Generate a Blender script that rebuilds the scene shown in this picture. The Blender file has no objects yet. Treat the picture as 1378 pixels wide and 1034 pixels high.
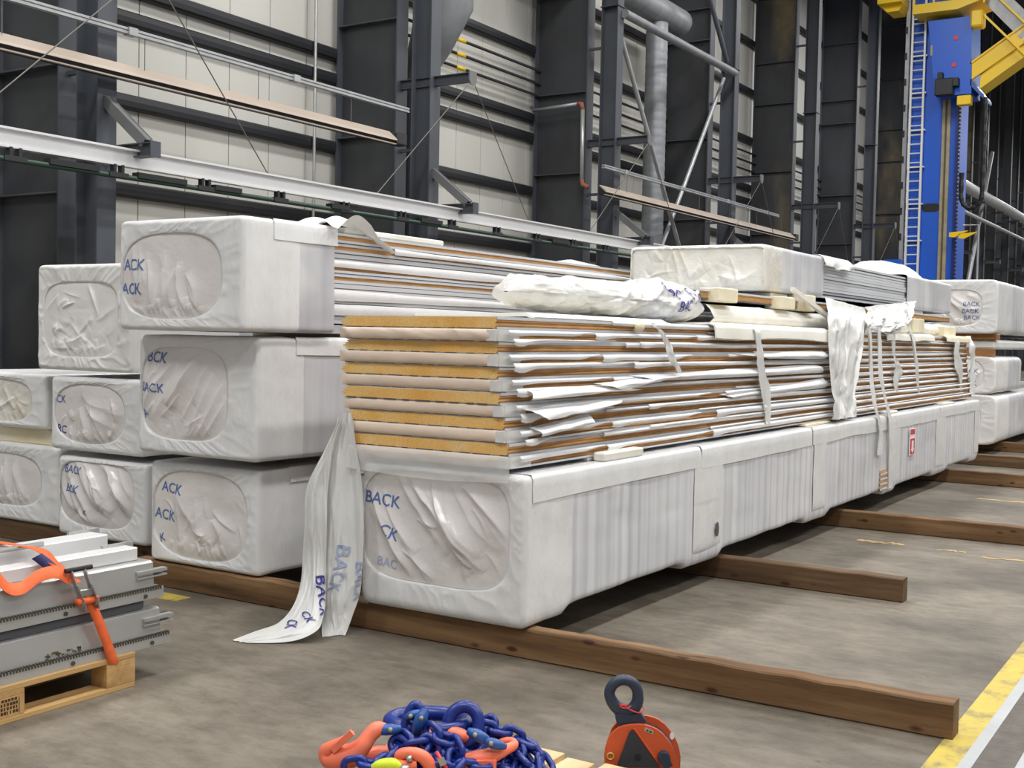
import bpy, bmesh, math, random
import numpy as np
from mathutils import Vector, Matrix

scene = bpy.context.scene
col = scene.collection

# ------------------------------------------------------------------ camera
def make_camera():
    f, h = 1590.0, 1.5
    y, p, r = math.radians(32.27), math.radians(2.26), math.radians(1.16)
    fwd = Vector((-math.sin(y)*math.cos(p), math.cos(y)*math.cos(p), -math.sin(p)))
    right = Vector((math.cos(y), math.sin(y), 0)); up = right.cross(fwd)
    r2 = math.cos(r)*right + math.sin(r)*up
    u2 = -math.sin(r)*right + math.cos(r)*up
    cam = bpy.data.cameras.new('camera'); cam.sensor_width = 36.0; cam.lens = f/1378*36.0
    cam.clip_end = 500
    o = bpy.data.objects.new('camera', cam); col.objects.link(o)
    m = Matrix((r2, u2, -fwd)).transposed().to_4x4(); m.translation = (0, 0, h)
    o.matrix_world = m
    scene.camera = o
make_camera()

# ------------------------------------------------------------------ light
world = bpy.data.worlds.new('world'); scene.world = world
world.use_nodes = True
world.node_tree.nodes['Background'].inputs[0].default_value = (0.96, 0.98, 1.0, 1)
world.node_tree.nodes['Background'].inputs[1].default_value = 0.42
def area(x, y, z, sx, sy, power):
    l = bpy.data.lights.new('overhead_light', 'AREA'); l.shape = 'RECTANGLE'; l.size = sx; l.size_y = sy
    l.energy = power; l.color = (1.0, 0.992, 0.975)
    o = bpy.data.objects.new('overhead_light', l); col.objects.link(o); o.location = (x, y, z)
for lx in (-8.5, 0.5, 9.5):
    for ly in (-4, 6, 16, 28, 42, 58, 76, 96):  # farthest row added to lighten the far columns
        area(lx, ly, 14.5, 1.2, 5.0, 900)
scene.view_settings.view_transform = 'Standard'
scene.view_settings.look = 'None'
scene.view_settings.gamma = 1.0
scene.view_settings.exposure = -0.12
scene.view_settings.use_curve_mapping = False
scene.cycles.use_denoising = True
scene.cycles.max_bounces = 6

# ------------------------------------------------------------------ noise
_T = np.random.RandomState(7).rand(256, 256)
def vn(x, y, s=0):
    x = np.asarray(x, float)+s*17.31; y = np.asarray(y, float)+s*7.77
    xi = np.floor(x).astype(int); yi = np.floor(y).astype(int)
    fx = x-xi; fy = y-yi; fx = fx*fx*(3-2*fx); fy = fy*fy*(3-2*fy)
    a = _T[xi & 255, yi & 255]; b = _T[(xi+1) & 255, yi & 255]
    c = _T[xi & 255, (yi+1) & 255]; d = _T[(xi+1) & 255, (yi+1) & 255]
    return (a*(1-fx)+b*fx)*(1-fy)+(c*(1-fx)+d*fx)*fy
def fbm(x, y, s=0, o=3):
    t = 0; a = .5
    for k in range(o):
        t = t+a*(vn(np.asarray(x)*2**k, np.asarray(y)*2**k, s+k)*2-1); a *= .5
    return t
def ridge(x, y, s=0, k=1.5):
    return (1-np.abs(2*vn(x, y, s)-1))**k

def creases(U, V, n, seed, l=(.1, .5), w=(.008, .03), ang=(0, 6.283), neg=.25, box=(0, 1, 0, 1)):
    """sum of random crease lines over the parameter plane, about -0.5..1.5"""
    r = random.Random(seed); h = 0*U; u = U+.02*fbm(U*6, V*6, seed); v = V+.02*fbm(U*6+9, V*6, seed+1)
    for i in range(n):
        x0 = r.uniform(box[0], box[1]); y0 = r.uniform(box[2], box[3]); t_ = r.uniform(*ang); L = r.uniform(*l); ww = r.uniform(*w); a = r.uniform(.4, 1)*(-1 if r.random() < neg else 1)
        dx, dy = L*math.cos(t_), L*math.sin(t_)
        t = np.clip(((u-x0)*dx+(v-y0)*dy)/(L*L), 0, 1); d = ((u-x0)*dy-(v-y0)*dx)/L
        e = ((u-x0)*dx+(v-y0)*dy)/(L*L)
        g = np.clip(np.sin(np.pi*np.clip(e, 0, 1)), 0, 1)**.6
        h = h+a*g*np.exp(-(np.abs(d)/np.where(d > 0, ww, ww*2))**1.25)
    return h
# ------------------------------------------------------------------ materials
def srgb(r, g, b):
    return tuple(((c/255)/12.92 if c/255 <= .04045 else ((c/255+.055)/1.055)**2.4) for c in (r, g, b))+(1,)
class NT:
    def __init__(s, name):
        s.m = bpy.data.materials.new(name); s.m.use_nodes = True
        s.t = s.m.node_tree; s.n = s.t.nodes; s.b = s.n['Principled BSDF']
        s.geo = s.n.new('ShaderNodeNewGeometry')
    def new(s, typ, **k):
        n = s.n.new(typ)
        for a, v in k.items(): setattr(n, a, v)
        return n
    def ln(s, a, b): s.t.links.new(a, b)
    def pos(s, sc=(1, 1, 1)):
        mp = s.new('ShaderNodeMapping'); mp.inputs['Scale'].default_value = sc
        s.ln(s.geo.outputs['Position'], mp.inputs['Vector']); return mp.outputs[0]
    def noise(s, sc, scale=(1, 1, 1), detail=4, rough=.55):
        n = s.new('ShaderNodeTexNoise'); n.inputs['Scale'].default_value = sc
        n.inputs['Detail'].default_value = detail; n.inputs['Roughness'].default_value = rough
        s.ln(s.pos(scale), n.inputs['Vector']); return n.outputs[0]
    def ramp(s, fac, stops):
        r = s.new('ShaderNodeValToRGB'); e = r.color_ramp.elements
        while len(e) < len(stops): e.new(.5)
        for i, (p, c) in enumerate(stops): e[i].position = p; e[i].color = c if len(c) == 4 else c+(1,)
        s.ln(fac, r.inputs[0]); return r.outputs[0]
    def mix(s, fac, a, b, mode='MIX'):
        m = s.new('ShaderNodeMix', data_type='RGBA', blend_type=mode)
        for v, i in ((fac, 0), (a, 6), (b, 7)):
            if isinstance(v, (int, float, tuple)): m.inputs[i].default_value = v
            else: s.ln(v, m.inputs[i])
        return m.outputs[2]
    def col(s, c):
        if isinstance(c, tuple): s.b.inputs['Base Color'].default_value = c
        else: s.ln(c, s.b.inputs['Base Color'])
    def set(s, rough=.5, metal=0., spec=.5):
        s.b.inputs['Roughness'].default_value = rough; s.b.inputs['Metallic'].default_value = metal
        s.b.inputs['Specular IOR Level'].default_value = spec
    def bump(s, h, st=.3, dist=.01):
        b = s.new('ShaderNodeBump'); b.inputs['Strength'].default_value = st; b.inputs['Distance'].default_value = dist
        s.ln(h, b.inputs['Height']); s.ln(b.outputs[0], s.b.inputs['Normal'])
W0, W1 = (0, 0, 0, 1), (1, 1, 1, 1)
def plain(name, c, rough=.5, metal=0., var=.0, vs=6., scale=(1, 1, 1), bump=0., bs=40., spec=.5):
    n = NT(name); n.set(rough, metal, spec)
    if var:
        f = n.ramp(n.noise(vs, scale), [(.3, W0), (.7, W1)])
        lo = tuple(max(0, v*(1-var)) for v in c[:3])+(1,); hi = tuple(min(1, v*(1+var)) for v in c[:3])+(1,)
        n.col(n.mix(f, lo, hi))
    else: n.col(c)
    if bump: n.bump(n.noise(bs, scale), bump)
    return n.m
M = {}
def film_mat(name, c, rough, dirt=None, bs=14, bst=.25, stretch=(1, 1, 1), trans=0.):
    n = NT(name); n.set(rough, 0, .5)
    f = n.ramp(n.noise(3.5, stretch, 5), [(.35, W0), (.68, W1)])
    d = dirt or tuple(v*.86 for v in c[:3])+(1,)
    n.col(n.mix(f, c, d))
    n.bump(n.noise(bs, stretch, 6, .6), bst, .02)
    if trans:
        tr = n.new('ShaderNodeBsdfTranslucent'); tr.inputs[0].default_value = c
        mx = n.new('ShaderNodeMixShader'); mx.inputs[0].default_value = trans
        out = n.n['Material Output']
        n.ln(n.b.outputs[0], mx.inputs[1]); n.ln(tr.outputs[0], mx.inputs[2]); n.ln(mx.outputs[0], out.inputs[0])
    return n.m
M['wrap'] = film_mat('stretch_wrap', srgb(232, 232, 231), .27, srgb(222, 222, 222), 13, .28, (1.6, 1.6, .7))
M['wrap_side'] = None
M['end_film'] = film_mat('end_film', srgb(226, 222, 219), .15, srgb(217, 212, 208), 16, .22)
M['end_film_old'] = film_mat('end_film_matte', srgb(234, 233, 231), .4, srgb(226, 224, 220), 10, .25)
M['yellowed'] = film_mat('yellowed_film', srgb(234, 232, 225), .22, srgb(216, 210, 194), 14, .5)
M['sheet'] = film_mat('hanging_film', srgb(232, 232, 230), .32, srgb(220, 219, 215), 9, .25, trans=.12)
M['sleeve'] = film_mat('sleeve_film', srgb(226, 226, 225), .18, srgb(214, 212, 207), 18, .5)
M['paper'] = film_mat('white_protective_film', srgb(236, 236, 236), .42, srgb(224, 224, 225), 8, .15)
M['foam_sheet'] = film_mat('white_foam_sheet', srgb(240, 238, 230), .6, srgb(228, 224, 210), 20, .1)
M['foam_block'] = film_mat('cream_foam_block', srgb(238, 230, 206), .7, srgb(222, 208, 170), 40, .2)
M['beige'] = film_mat('beige_end_paper', srgb(228, 208, 188), .5, srgb(220, 199, 180), 10, .2)
def side_mat():
    n = NT('striped_side_wrap'); n.set(.35)
    st = n.ramp(n.noise(2.6, (.0, 3.4, .03), 3, .6), [(.38, srgb(212, 213, 217)), (.5, srgb(224, 224, 226)), (.64, srgb(232, 232, 233))])
    wv = n.new('ShaderNodeTexWave', wave_type='BANDS', bands_direction='Y'); wv.inputs['Scale'].default_value = 2.6; wv.inputs['Distortion'].default_value = 1.2; wv.inputs['Detail'].default_value = 1.0
    n.ln(n.pos((.0, 1, .05)), wv.inputs['Vector'])
    ln_ = n.ramp(wv.outputs['Fac'], [(.10, srgb(232, 233, 235)), (.42, W1)])
    big = n.ramp(n.noise(.9, (0, .8, 1.2), 2), [(.36, srgb(228, 228, 231)), (.6, W1)])
    c = n.mix(.7, st, ln_, 'MULTIPLY'); c = n.mix(.6, c, big, 'MULTIPLY')
    n.col(c); n.bump(n.noise(8, (1, 3, .4), 4), .15, .01)
    return n.m
M['wrap_side'] = side_mat()
def haze_mat():
    n = NT('hazy_side_wrap'); n.set(.34)
    st = n.ramp(n.noise(2.2, (.0, 1.6, .10), 3, .6), [(.38, srgb(198, 198, 203)), (.55, srgb(216, 216, 217)), (.7, srgb(226, 226, 225))])
    big = n.ramp(n.noise(1.1, (1, 1, 1.6), 2), [(.40, srgb(206, 206, 211)), (.52, W1)])
    n.col(n.mix(.5, st, big, 'MULTIPLY')); n.bump(n.noise(9, (1, 2, .6), 4), .15, .01)
    return n.m
M['haze'] = haze_mat()
def yellow_foam():
    n = NT('yellow_foam'); n.set(.85, 0, .2)
    f = n.noise(4.5, (1, 1, 1), 3); g = n.noise(130, (1, 1, 1), 2)
    c = n.ramp(f, [(.32, srgb(232, 180, 100)), (.55, srgb(238, 196, 124)), (.72, srgb(234, 206, 148))])
    n.col(n.mix(.25, c, n.ramp(g, [(.35, srgb(190, 140, 70)), (.6, W1)]), 'MULTIPLY'))
    n.bump(n.noise(180), .4, .004); return n.m
M['foam_end'] = yellow_foam()
def brown_foam(name, a, b):
    n = NT(name); n.set(.85, 0, .2)
    n.col(n.ramp(n.noise(14, (1, .5, 3), 4), [(.3, a), (.7, b)])); n.bump(n.noise(150), .4, .004); return n.m
M['foam_side'] = brown_foam('brown_foam_edge', srgb(188, 140, 90), srgb(214, 168, 116))
M['foam_far'] = brown_foam('dull_brown_foam_edge', srgb(180, 146, 114), srgb(204, 174, 140))
M['steel_sheet'] = plain('panel_steel_sheet', srgb(206, 208, 212), .4, .0, .05, 2)
M['dark_gap'] = plain('dark_edge_and_gap', srgb(92, 94, 100), .5, .3)  # dark cut edges; also painted as shade in gaps and openings
M['ink'] = plain('blue_print', srgb(88, 112, 168), .5, 0, .25, 20)
M['ink_dark'] = plain('dark_blue_print', srgb(48, 46, 140), .5, 0, .2, 20)
M['ink_faint'] = plain('faded_blue_print', srgb(168, 178, 206), .5, 0, .2, 20)
M['red_print'] = plain('red_label_print', srgb(206, 60, 62), .5, 0, .1, 20)
M['white_print'] = plain('white_label_print', srgb(240, 236, 236), .5)
def wood(name, a, b, c, ax=0, knots=True):
    n = NT(name); n.set(.75, 0, .3)
    s = [14, 14, 14]; s[ax] = .9
    g = n.ramp(n.noise(1.0, tuple(s), 6, .65), [(.28, a), (.5, b), (.72, c)])
    s2 = [2.5]*3; s2[ax] = .35
    g = n.mix(.45, g, n.ramp(n.noise(1.6, tuple(s2), 3), [(.35, srgb(150, 136, 120)), (.6, W1)]), 'MULTIPLY')
    if knots:
        v = n.new('ShaderNodeTexVoronoi'); v.inputs['Scale'].default_value = 1.0
        sk = [11, 11, 11]; sk[ax] = 4.5
        n.ln(n.pos(tuple(sk)), v.inputs['Vector'])
        g = n.mix(n.ramp(v.outputs['Distance'], [(.10, W1), (.19, W0)]), g, srgb(70, 42, 24))
    n.col(g); n.bump(n.noise(1.0, tuple(q*3 for q in s), 4), .35, .004); return n.m
M['timber'] = wood('weathered_timber', srgb(80, 58, 38), srgb(120, 90, 60), srgb(146, 116, 82))
M['timber_far'] = wood('dark_timber', srgb(74, 55, 39), srgb(106, 82, 57), srgb(132, 106, 78))
M['pallet'] = wood('pallet_wood', srgb(178, 136, 84), srgb(206, 166, 110), srgb(220, 184, 130), 1, False)
M['pallet_x'] = wood('pallet_wood_cross', srgb(178, 136, 84), srgb(206, 166, 110), srgb(220, 184, 130), 0, False)
M['pale_wood'] = wood('pale_pallet_wood', srgb(200, 168, 122), srgb(222, 194, 150), srgb(232, 208, 168), 1, False)
M['burn'] = plain('burnt_stamp', srgb(66, 42, 26), .8)
M['spacer_wood'] = wood('spacer_wood', srgb(140, 96, 56), srgb(168, 120, 74), srgb(186, 140, 92), 0, False)
def floor_mat():
    n = NT('concrete_floor'); n.set(.62, 0, .35)
    a = n.ramp(n.noise(1.1, (1, 1, 1), 6, .6), [(.3, srgb(98, 91, 81)), (.5, srgb(120, 112, 100)), (.72, srgb(138, 130, 116))])
    b = n.ramp(n.noise(.45, (1, 2.2, 1), 4, .6), [(.34, srgb(178, 174, 168)), (.56, W1)])
    c = n.mix(.8, a, b, 'MULTIPLY')
    sp = n.ramp(n.noise(26, (1, 1, 1), 3, .7), [(.26, srgb(96, 88, 78)), (.36, W1)])
    c = n.mix(.6, c, sp, 'MULTIPLY')
    c = n.mix(.75, c, n.ramp(n.noise(8.5, (.7, 1.3, 1), 7, .72), [(.32, srgb(190, 186, 180)), (.58, W1)]), 'MULTIPLY')
    st = n.ramp(n.noise(3.1, (1.0, .45, 1), 5, .65), [(.64, W0), (.76, W1)])
    c = n.mix(st, c, srgb(98, 92, 84))
    n.col(c); n.bump(n.noise(60, (1, 1, 1), 4), .12, .005); return n.m
M['floor'] = floor_mat()
def worn_paint():
    n = NT('worn_yellow_paint'); n.set(.6)
    c = n.ramp(n.noise(7, (1, .8, 1), 6, .7), [(.34, srgb(128, 116, 84)), (.50, srgb(186, 164, 70)), (.72, srgb(204, 182, 72))])
    n.col(c); return n.m
M['yellow_paint'] = worn_paint()
M['steel_strip'] = plain('floor_steel_strip', srgb(168, 170, 172), .5, .0, .12, 3)
M['asphalt'] = plain('dark_floor_channel', srgb(92, 86, 80), .8, 0, .25, 14, bump=.4)
M['crack'] = plain('rusty_floor_seam', srgb(178, 150, 100), .8, 0, .2, 5)
def clad():
    n = NT('wall_cladding'); n.set(.5, 0, .4)
    c = n.ramp(n.noise(.5, (1, .6, .25), 3), [(.3, srgb(192, 190, 182)), (.7, srgb(207, 206, 199))])
    n.col(c); w = n.new('ShaderNodeTexWave', wave_type='BANDS', bands_direction='Y'); w.inputs['Scale'].default_value = 1.6
    n.ln(n.pos(), w.inputs['Vector']); n.bump(w.outputs['Fac'], .12, .004); return n.m
M['clad'] = clad()
M['clad_joint'] = plain('wall_joint', srgb(120, 118, 110), .7)
M['girt'] = plain('girt_steel', srgb(34, 35, 39), .5, .0, .12, 2)
M['steel'] = plain('column_steel', srgb(70, 74, 81), .5, .0, .12, 1.2)
M['steel_light'] = plain('bracket_steel', srgb(104, 105, 106), .5, .0, .1, 2)
M['steel_dark'] = plain('dark_fixture', srgb(34, 35, 38), .5)
def web_mat(name, lo, hi):
    n = NT(name); n.set(.55)
    a = n.ramp(n.noise(.9, (1, 1, .5), 5, .6), [(.3, srgb(48, 49, 52)), (.7, srgb(66, 68, 72))])
    if lo < 1:
        s = n.ramp(n.noise(.42, (1.2, .55, .42), 4, .5), [(lo, W0), (hi, W1)])
        s2 = n.ramp(n.noise(2.2, (1, 1, 1), 5, .6), [(.3, srgb(96, 86, 66)), (.7, srgb(124, 112, 88))])
        n.col(n.mix(s, a, s2))
    else: n.col(a)
    return n.m
M['web'] = web_mat('web_steel', 1, 1); M['web_ochre'] = web_mat('ochre_patched_web_steel', .46, .58)  # second one mixes ochre patches over the dark web by noise
M['alu'] = plain('aluminium', srgb(186, 186, 184), .34, .5, .12, 5, (1, .3, 1))
M['alu_rail'] = plain('aluminium_rail', srgb(226, 226, 226), .34, .25, .04, 1)
M['green'] = plain('green_conduit', srgb(40, 66, 54), .45)
M['lamp_tan'] = plain('tan_trough', srgb(170, 156, 143), .5, 0, .05, 1)
M['galv'] = plain('galvanised', srgb(164, 166, 168), .42, .4, .12, 5)
M['duct'] = plain('spiral_duct', srgb(140, 143, 147), .45, .35, .12, 3)
M['rust'] = plain('rusty_fitting', srgb(150, 92, 72), .6)
M['cable'] = plain('wire', srgb(110, 108, 102), .5, .3)
M['blue'] = plain('crane_blue', srgb(22, 88, 198), .42, 0, .06, .6)
M['crane_yellow'] = plain('crane_yellow', srgb(236, 196, 24), .45, 0, .06, .8)
M['ladder'] = plain('ladder_aluminium', srgb(226, 226, 222), .45, .2)
M['guide'] = plain('guide_strip', srgb(160, 150, 124), .6, 0, .15, 4)
M['black'] = plain('black_plastic', srgb(24, 24, 27), .5)
M['orange_strap'] = plain('orange_webbing', srgb(232, 104, 50), .6, 0, .1, 30, bump=.3, bs=300)
M['navy_label'] = plain('navy_label', srgb(58, 66, 116), .6)
M['steel_bright'] = plain('bright_steel', srgb(176, 176, 174), .32, .8, .1, 20)
M['chain_blue'] = plain('chain_blue', srgb(20, 42, 122), .32, 0, .1, 20)
M['link_blue'] = plain('coupling_blue', srgb(36, 82, 150), .35, 0, .12, 30)
M['hook_orange'] = plain('hook_orange', srgb(240, 122, 92), .38, 0, .06, 20)
M['lime'] = plain('lime_tag', srgb(206, 226, 48), .5)
M['clamp_orange'] = plain('clamp_orange', srgb(200, 84, 44), .42, 0, .08, 14)
M['clamp_dark'] = plain('clamp_dark_blue', srgb(44, 54, 72), .42, .1, .12, 20)
M['clamp_black'] = plain('clamp_cheek', srgb(48, 50, 56), .55)
M['brass'] = plain('brass_ring', srgb(196, 170, 96), .4, .5)
M['red_wire'] = plain('red_wire', srgb(206, 66, 62), .5)
M['grease'] = plain('dried_mud', srgb(96, 84, 60), .9, 0, .3, 60)
M['tooth'] = plain('rack_tooth', srgb(74, 70, 60), .6)

def veil_mat():
    n = NT('milky_veil'); n.set(.4); n.col(srgb(232, 232, 230)); n.bump(n.noise(20, (3, 1, .5), 5), .3, .01)
    tr = n.new('ShaderNodeBsdfTransparent'); mx = n.new('ShaderNodeMixShader'); mx.inputs[0].default_value = .45
    n.ln(n.b.outputs[0], mx.inputs[1]); n.ln(tr.outputs[0], mx.inputs[2]); n.ln(mx.outputs[0], n.n['Material Output'].inputs[0]); return n.m
M['veil'] = veil_mat()
# ------------------------------------------------------------------ mesh helpers
class B:
    def __init__(s): s.v = []; s.f = []; s.mi = []
    def add(s, vs, fs, mi=0):
        o = len(s.v); s.v += [tuple(map(float, q)) for q in vs]
        s.f += [tuple(i+o for i in f) for f in fs]; s.mi += [mi]*len(fs); return s
    def box(s, x0, x1, y0, y1, z0, z1, mi=0, bev=0.):
        if bev <= 0:
            vs = [(x, y, z) for x in (x0, x1) for y in (y0, y1) for z in (z0, z1)]
            return s.add(vs, [(0, 1, 3, 2), (4, 6, 7, 5), (0, 4, 5, 1), (2, 3, 7, 6), (0, 2, 6, 4), (1, 5, 7, 3)], mi)
        vs = []; b = bev; idx = {}
        X, Y, Z = (x0, x1), (y0, y1), (z0, z1); sg = (1, -1)
        for i in (0, 1):
            for j in (0, 1):
                for k in (0, 1):
                    for a in range(3):
                        idx[i, j, k, a] = len(vs)
                        vs.append((X[i]+(0 if a == 0 else sg[i]*b), Y[j]+(0 if a == 1 else sg[j]*b), Z[k]+(0 if a == 2 else sg[k]*b)))
        fs = []
        for a in range(3):
            o = [q for q in range(3) if q != a]
            for e in (0, 1):
                r = []
                for (p, q) in ((0, 0), (1, 0), (1, 1), (0, 1)):
                    t = [0]*3; t[a] = e; t[o[0]] = p; t[o[1]] = q; r.append(idx[t[0], t[1], t[2], a])
                fs.append(tuple(r))
            for p in (0, 1):
                for q in (0, 1):
                    t0 = [0]*3; t0[o[0]] = p; t0[o[1]] = q; t1 = list(t0); t1[a] = 1
                    fs.append((idx[(*t0, o[0])], idx[(*t1, o[0])], idx[(*t1, o[1])], idx[(*t0, o[1])]))
        for i in (0, 1):
            for j in (0, 1):
                for k in (0, 1): fs.append(tuple(idx[i, j, k, a] for a in range(3)))
        return s.add(vs, fs, mi)
    def bar(s, p0, p1, w, h, up=(0, 0, 1), mi=0):
        p0, p1 = Vector(p0), Vector(p1); d = (p1-p0).normalized(); u = Vector(up)
        sx = d.cross(u)
        if sx.length < 1e-4: sx = d.cross(Vector((1, 0, 0)))
        sx.normalize(); u = sx.cross(d)
        vs = [p+sx*a*w/2+u*b*h/2 for p in (p0, p1) for a, b in ((-1, -1), (1, -1), (1, 1), (-1, 1))]
        return s.add(vs, [(0, 1, 2, 3), (7, 6, 5, 4)]+[(i, i+4, (i+1) % 4+4, (i+1) % 4) for i in range(4)], mi)
    def tube(s, path, r, seg=10, closed=False, caps=True, mi=0):
        P = [Vector(p) for p in path]; n = len(P); R = r if hasattr(r, '__len__') else [r]*n
        rings = []; prev = None
        for i in range(n):
            if closed: t = P[(i+1) % n]-P[i-1]
            else: t = P[min(i+1, n-1)]-P[max(i-1, 0)]
            t.normalize()
            if prev is None:
                a = Vector((0, 0, 1)) if abs(t.z) < .9 else Vector((1, 0, 0)); u = t.cross(a).normalized()
            else:
                u = prev-t*prev.dot(t)
                u = u.normalized() if u.length > 1e-6 else t.orthogonal().normalized()
            prev = u; w = t.cross(u)
            rings.append([P[i]+(u*math.cos(2*math.pi*k/seg)+w*math.sin(2*math.pi*k/seg))*R[i] for k in range(seg)])
        vs = [v for rr in rings for v in rr]; fs = []
        for i in range(n if closed else n-1):
            j = (i+1) % n
            fs += [(i*seg+k, i*seg+(k+1) % seg, j*seg+(k+1) % seg, j*seg+k) for k in range(seg)]
        if not closed and caps: fs += [tuple(range(seg))[::-1], tuple((n-1)*seg+k for k in range(seg))]
        return s.add(vs, fs, mi)
    def prism(s, poly, axis, a, b, mi=0):
        n = len(poly)
        def mk(p, t): return {'x': (t, p[0], p[1]), 'y': (p[0], t, p[1]), 'z': (p[0], p[1], t)}[axis]
        vs = [mk(p, a) for p in poly]+[mk(p, b) for p in poly]
        return s.add(vs, [tuple(range(n)), tuple(range(2*n-1, n-1, -1))]+[(i, i+n, (i+1) % n+n, (i+1) % n) for i in range(n)], mi)
    def grid(s, A, mi=0, closed_u=False):
        A = np.asarray(A, float); n, m = A.shape[:2]
        fs = [(i*m+j, i*m+j+1, ((i+1) % n)*m+j+1, ((i+1) % n)*m+j) for i in range(n if closed_u else n-1) for j in range(m-1)]
        return s.add(A.reshape(-1, 3), fs, mi)
    def build(s, name, mats, parent=None, smooth=False, base=None, fix=True):
        me = bpy.data.meshes.new(name)
        o0 = Vector((0, 0, 0))
        if base is not None: o0 = Vector(base)
        elif parent is not None: o0 = wloc(parent)
        me.from_pydata([tuple(Vector(v)-o0) for v in s.v], [], s.f)
        for m in (mats if isinstance(mats, (list, tuple)) else [mats]): me.materials.append(M[m] if isinstance(m, str) else m)
        if any(s.mi): me.polygons.foreach_set('material_index', s.mi)
        if fix:
            bm = bmesh.new(); bm.from_mesh(me); bmesh.ops.recalc_face_normals(bm, faces=bm.faces); bm.to_mesh(me); bm.free()
        if smooth:
            me.polygons.foreach_set('use_smooth', [True]*len(me.polygons))
            if smooth == 'auto':
                try: me.set_sharp_from_angle(angle=math.radians(38))
                except Exception: pass
        me.update()
        ob = bpy.data.objects.new(name, me); col.objects.link(ob)
        if parent is not None: ob.parent = parent
        elif base is not None: ob.location = base
        return ob
def wloc(o):
    v = Vector((0, 0, 0))
    while o is not None: v += o.location; o = o.parent
    return v
def tag(o, label, cat=None, group=None, kind=None):
    o['label'] = label
    if cat: o['category'] = cat
    if group: o['group'] = group
    if kind: o['kind'] = kind
    return o
def thing(name, loc, label, cat, group=None):
    o = bpy.data.objects.new(name, None); col.objects.link(o); o.location = loc; o.empty_display_size = .1
    return tag(o, label, cat, group)
def inst(src, parent, loc=(0, 0, 0), rot=None, name=None):
    c = src.copy(); col.objects.link(c); c.parent = parent; c.location = loc
    if rot: c.rotation_euler = rot
    return c
def structure(o): o['kind'] = 'structure'; return o
def arr(*a): return np.stack(np.broadcast_arrays(*a), -1)

_tc = {}
def text_geo(t, size, cuts=2):
    k = (t, size, cuts)
    if k in _tc: return _tc[k]
    cu = bpy.data.curves.new('t', 'FONT'); cu.body = t; cu.size = size; cu.resolution_u = 3; cu.offset = size*.010
    o = bpy.data.objects.new('t', cu); col.objects.link(o)
    bpy.context.view_layer.update()
    me = bpy.data.meshes.new_from_object(o.evaluated_get(bpy.context.evaluated_depsgraph_get()))
    bm = bmesh.new(); bm.from_mesh(me); bmesh.ops.remove_doubles(bm, verts=bm.verts, dist=1e-5); bmesh.ops.triangulate(bm, faces=bm.faces)
    if cuts: bmesh.ops.subdivide_edges(bm, edges=bm.edges, cuts=cuts, use_grid_fill=True); bmesh.ops.triangulate(bm, faces=bm.faces)
    bm.verts.ensure_lookup_table()
    v = np.array([q.co[:2] for q in bm.verts]); f = [tuple(q.index for q in p.verts) for p in bm.faces]
    bm.free(); bpy.data.objects.remove(o); bpy.data.curves.remove(cu); bpy.data.meshes.remove(me)
    _tc[k] = (v, f); return v, f

# ================================================================== STRUCTURE
XW = -15.15
fl = structure(B().box(XW-.3, 22, -14, 118, -.2, 0).build('floor', 'floor'))
tag(fl, 'grey concrete hall floor with stains and worn markings')
def floor_part(name, mat, x0, x1, y0, y1, h=.003):
    return B().box(x0, x1, y0, y1, 0, h).build(name, mat, fl)
floor_part('painted_line', 'yellow_paint', -.96, -.855, 2.5, 60)
floor_part('edge_strip', 'steel_strip', -.855, -.81, 2.5, 60, .004)
floor_part('channel_surface', 'asphalt', -.81, -.68, 2.5, 60, .002)
floor_part('edge_strip', 'steel_strip', -.68, -.60, 2.5, 60, .004)
floor_part('channel_surface', 'asphalt', -.60, 2.5, 2.5, 60, .002)
floor_part('painted_line', 'yellow_paint', -5.75, -5.02, 4.50, 4.62)
random.seed(3)
def seam(pts, w):
    b = B(); n = len(pts)
    L = [(x, y-w*random.uniform(.3, 1)) for x, y in pts]; R_ = [(x, y+w*random.uniform(.3, 1)) for x, y in pts]
    b.add([(x, y, .002) for x, y in L]+[(x, y, .002) for x, y in R_], [(i, i+1, n+i+1, n+i) for i in range(n-1)])
    b.build('floor_seam', 'crack', fl)
for (xa, xb, yy, w) in ((-2.55, -2.2, 9.05, .05), (-1.95, -1.75, 9.0, .03), (-1.62, -1.0, 8.9, .035), (-2.3, -1.2, 12.3, .05)):
    seam([(xa+(xb-xa)*i/14, yy+random.uniform(-.03, .03)) for i in range(15)], w)
ceil = structure(B().box(XW-.3, 22, -14, 118, 22, 22.2).build('ceiling', 'steel'))
tag(ceil, 'dark hall roof high above')
wf = structure(B().box(XW-.3, 22, 118, 118.3, -.2, 22.2).build('wall_far', 'clad'))
tag(wf, 'pale far end wall of the hall')

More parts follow.
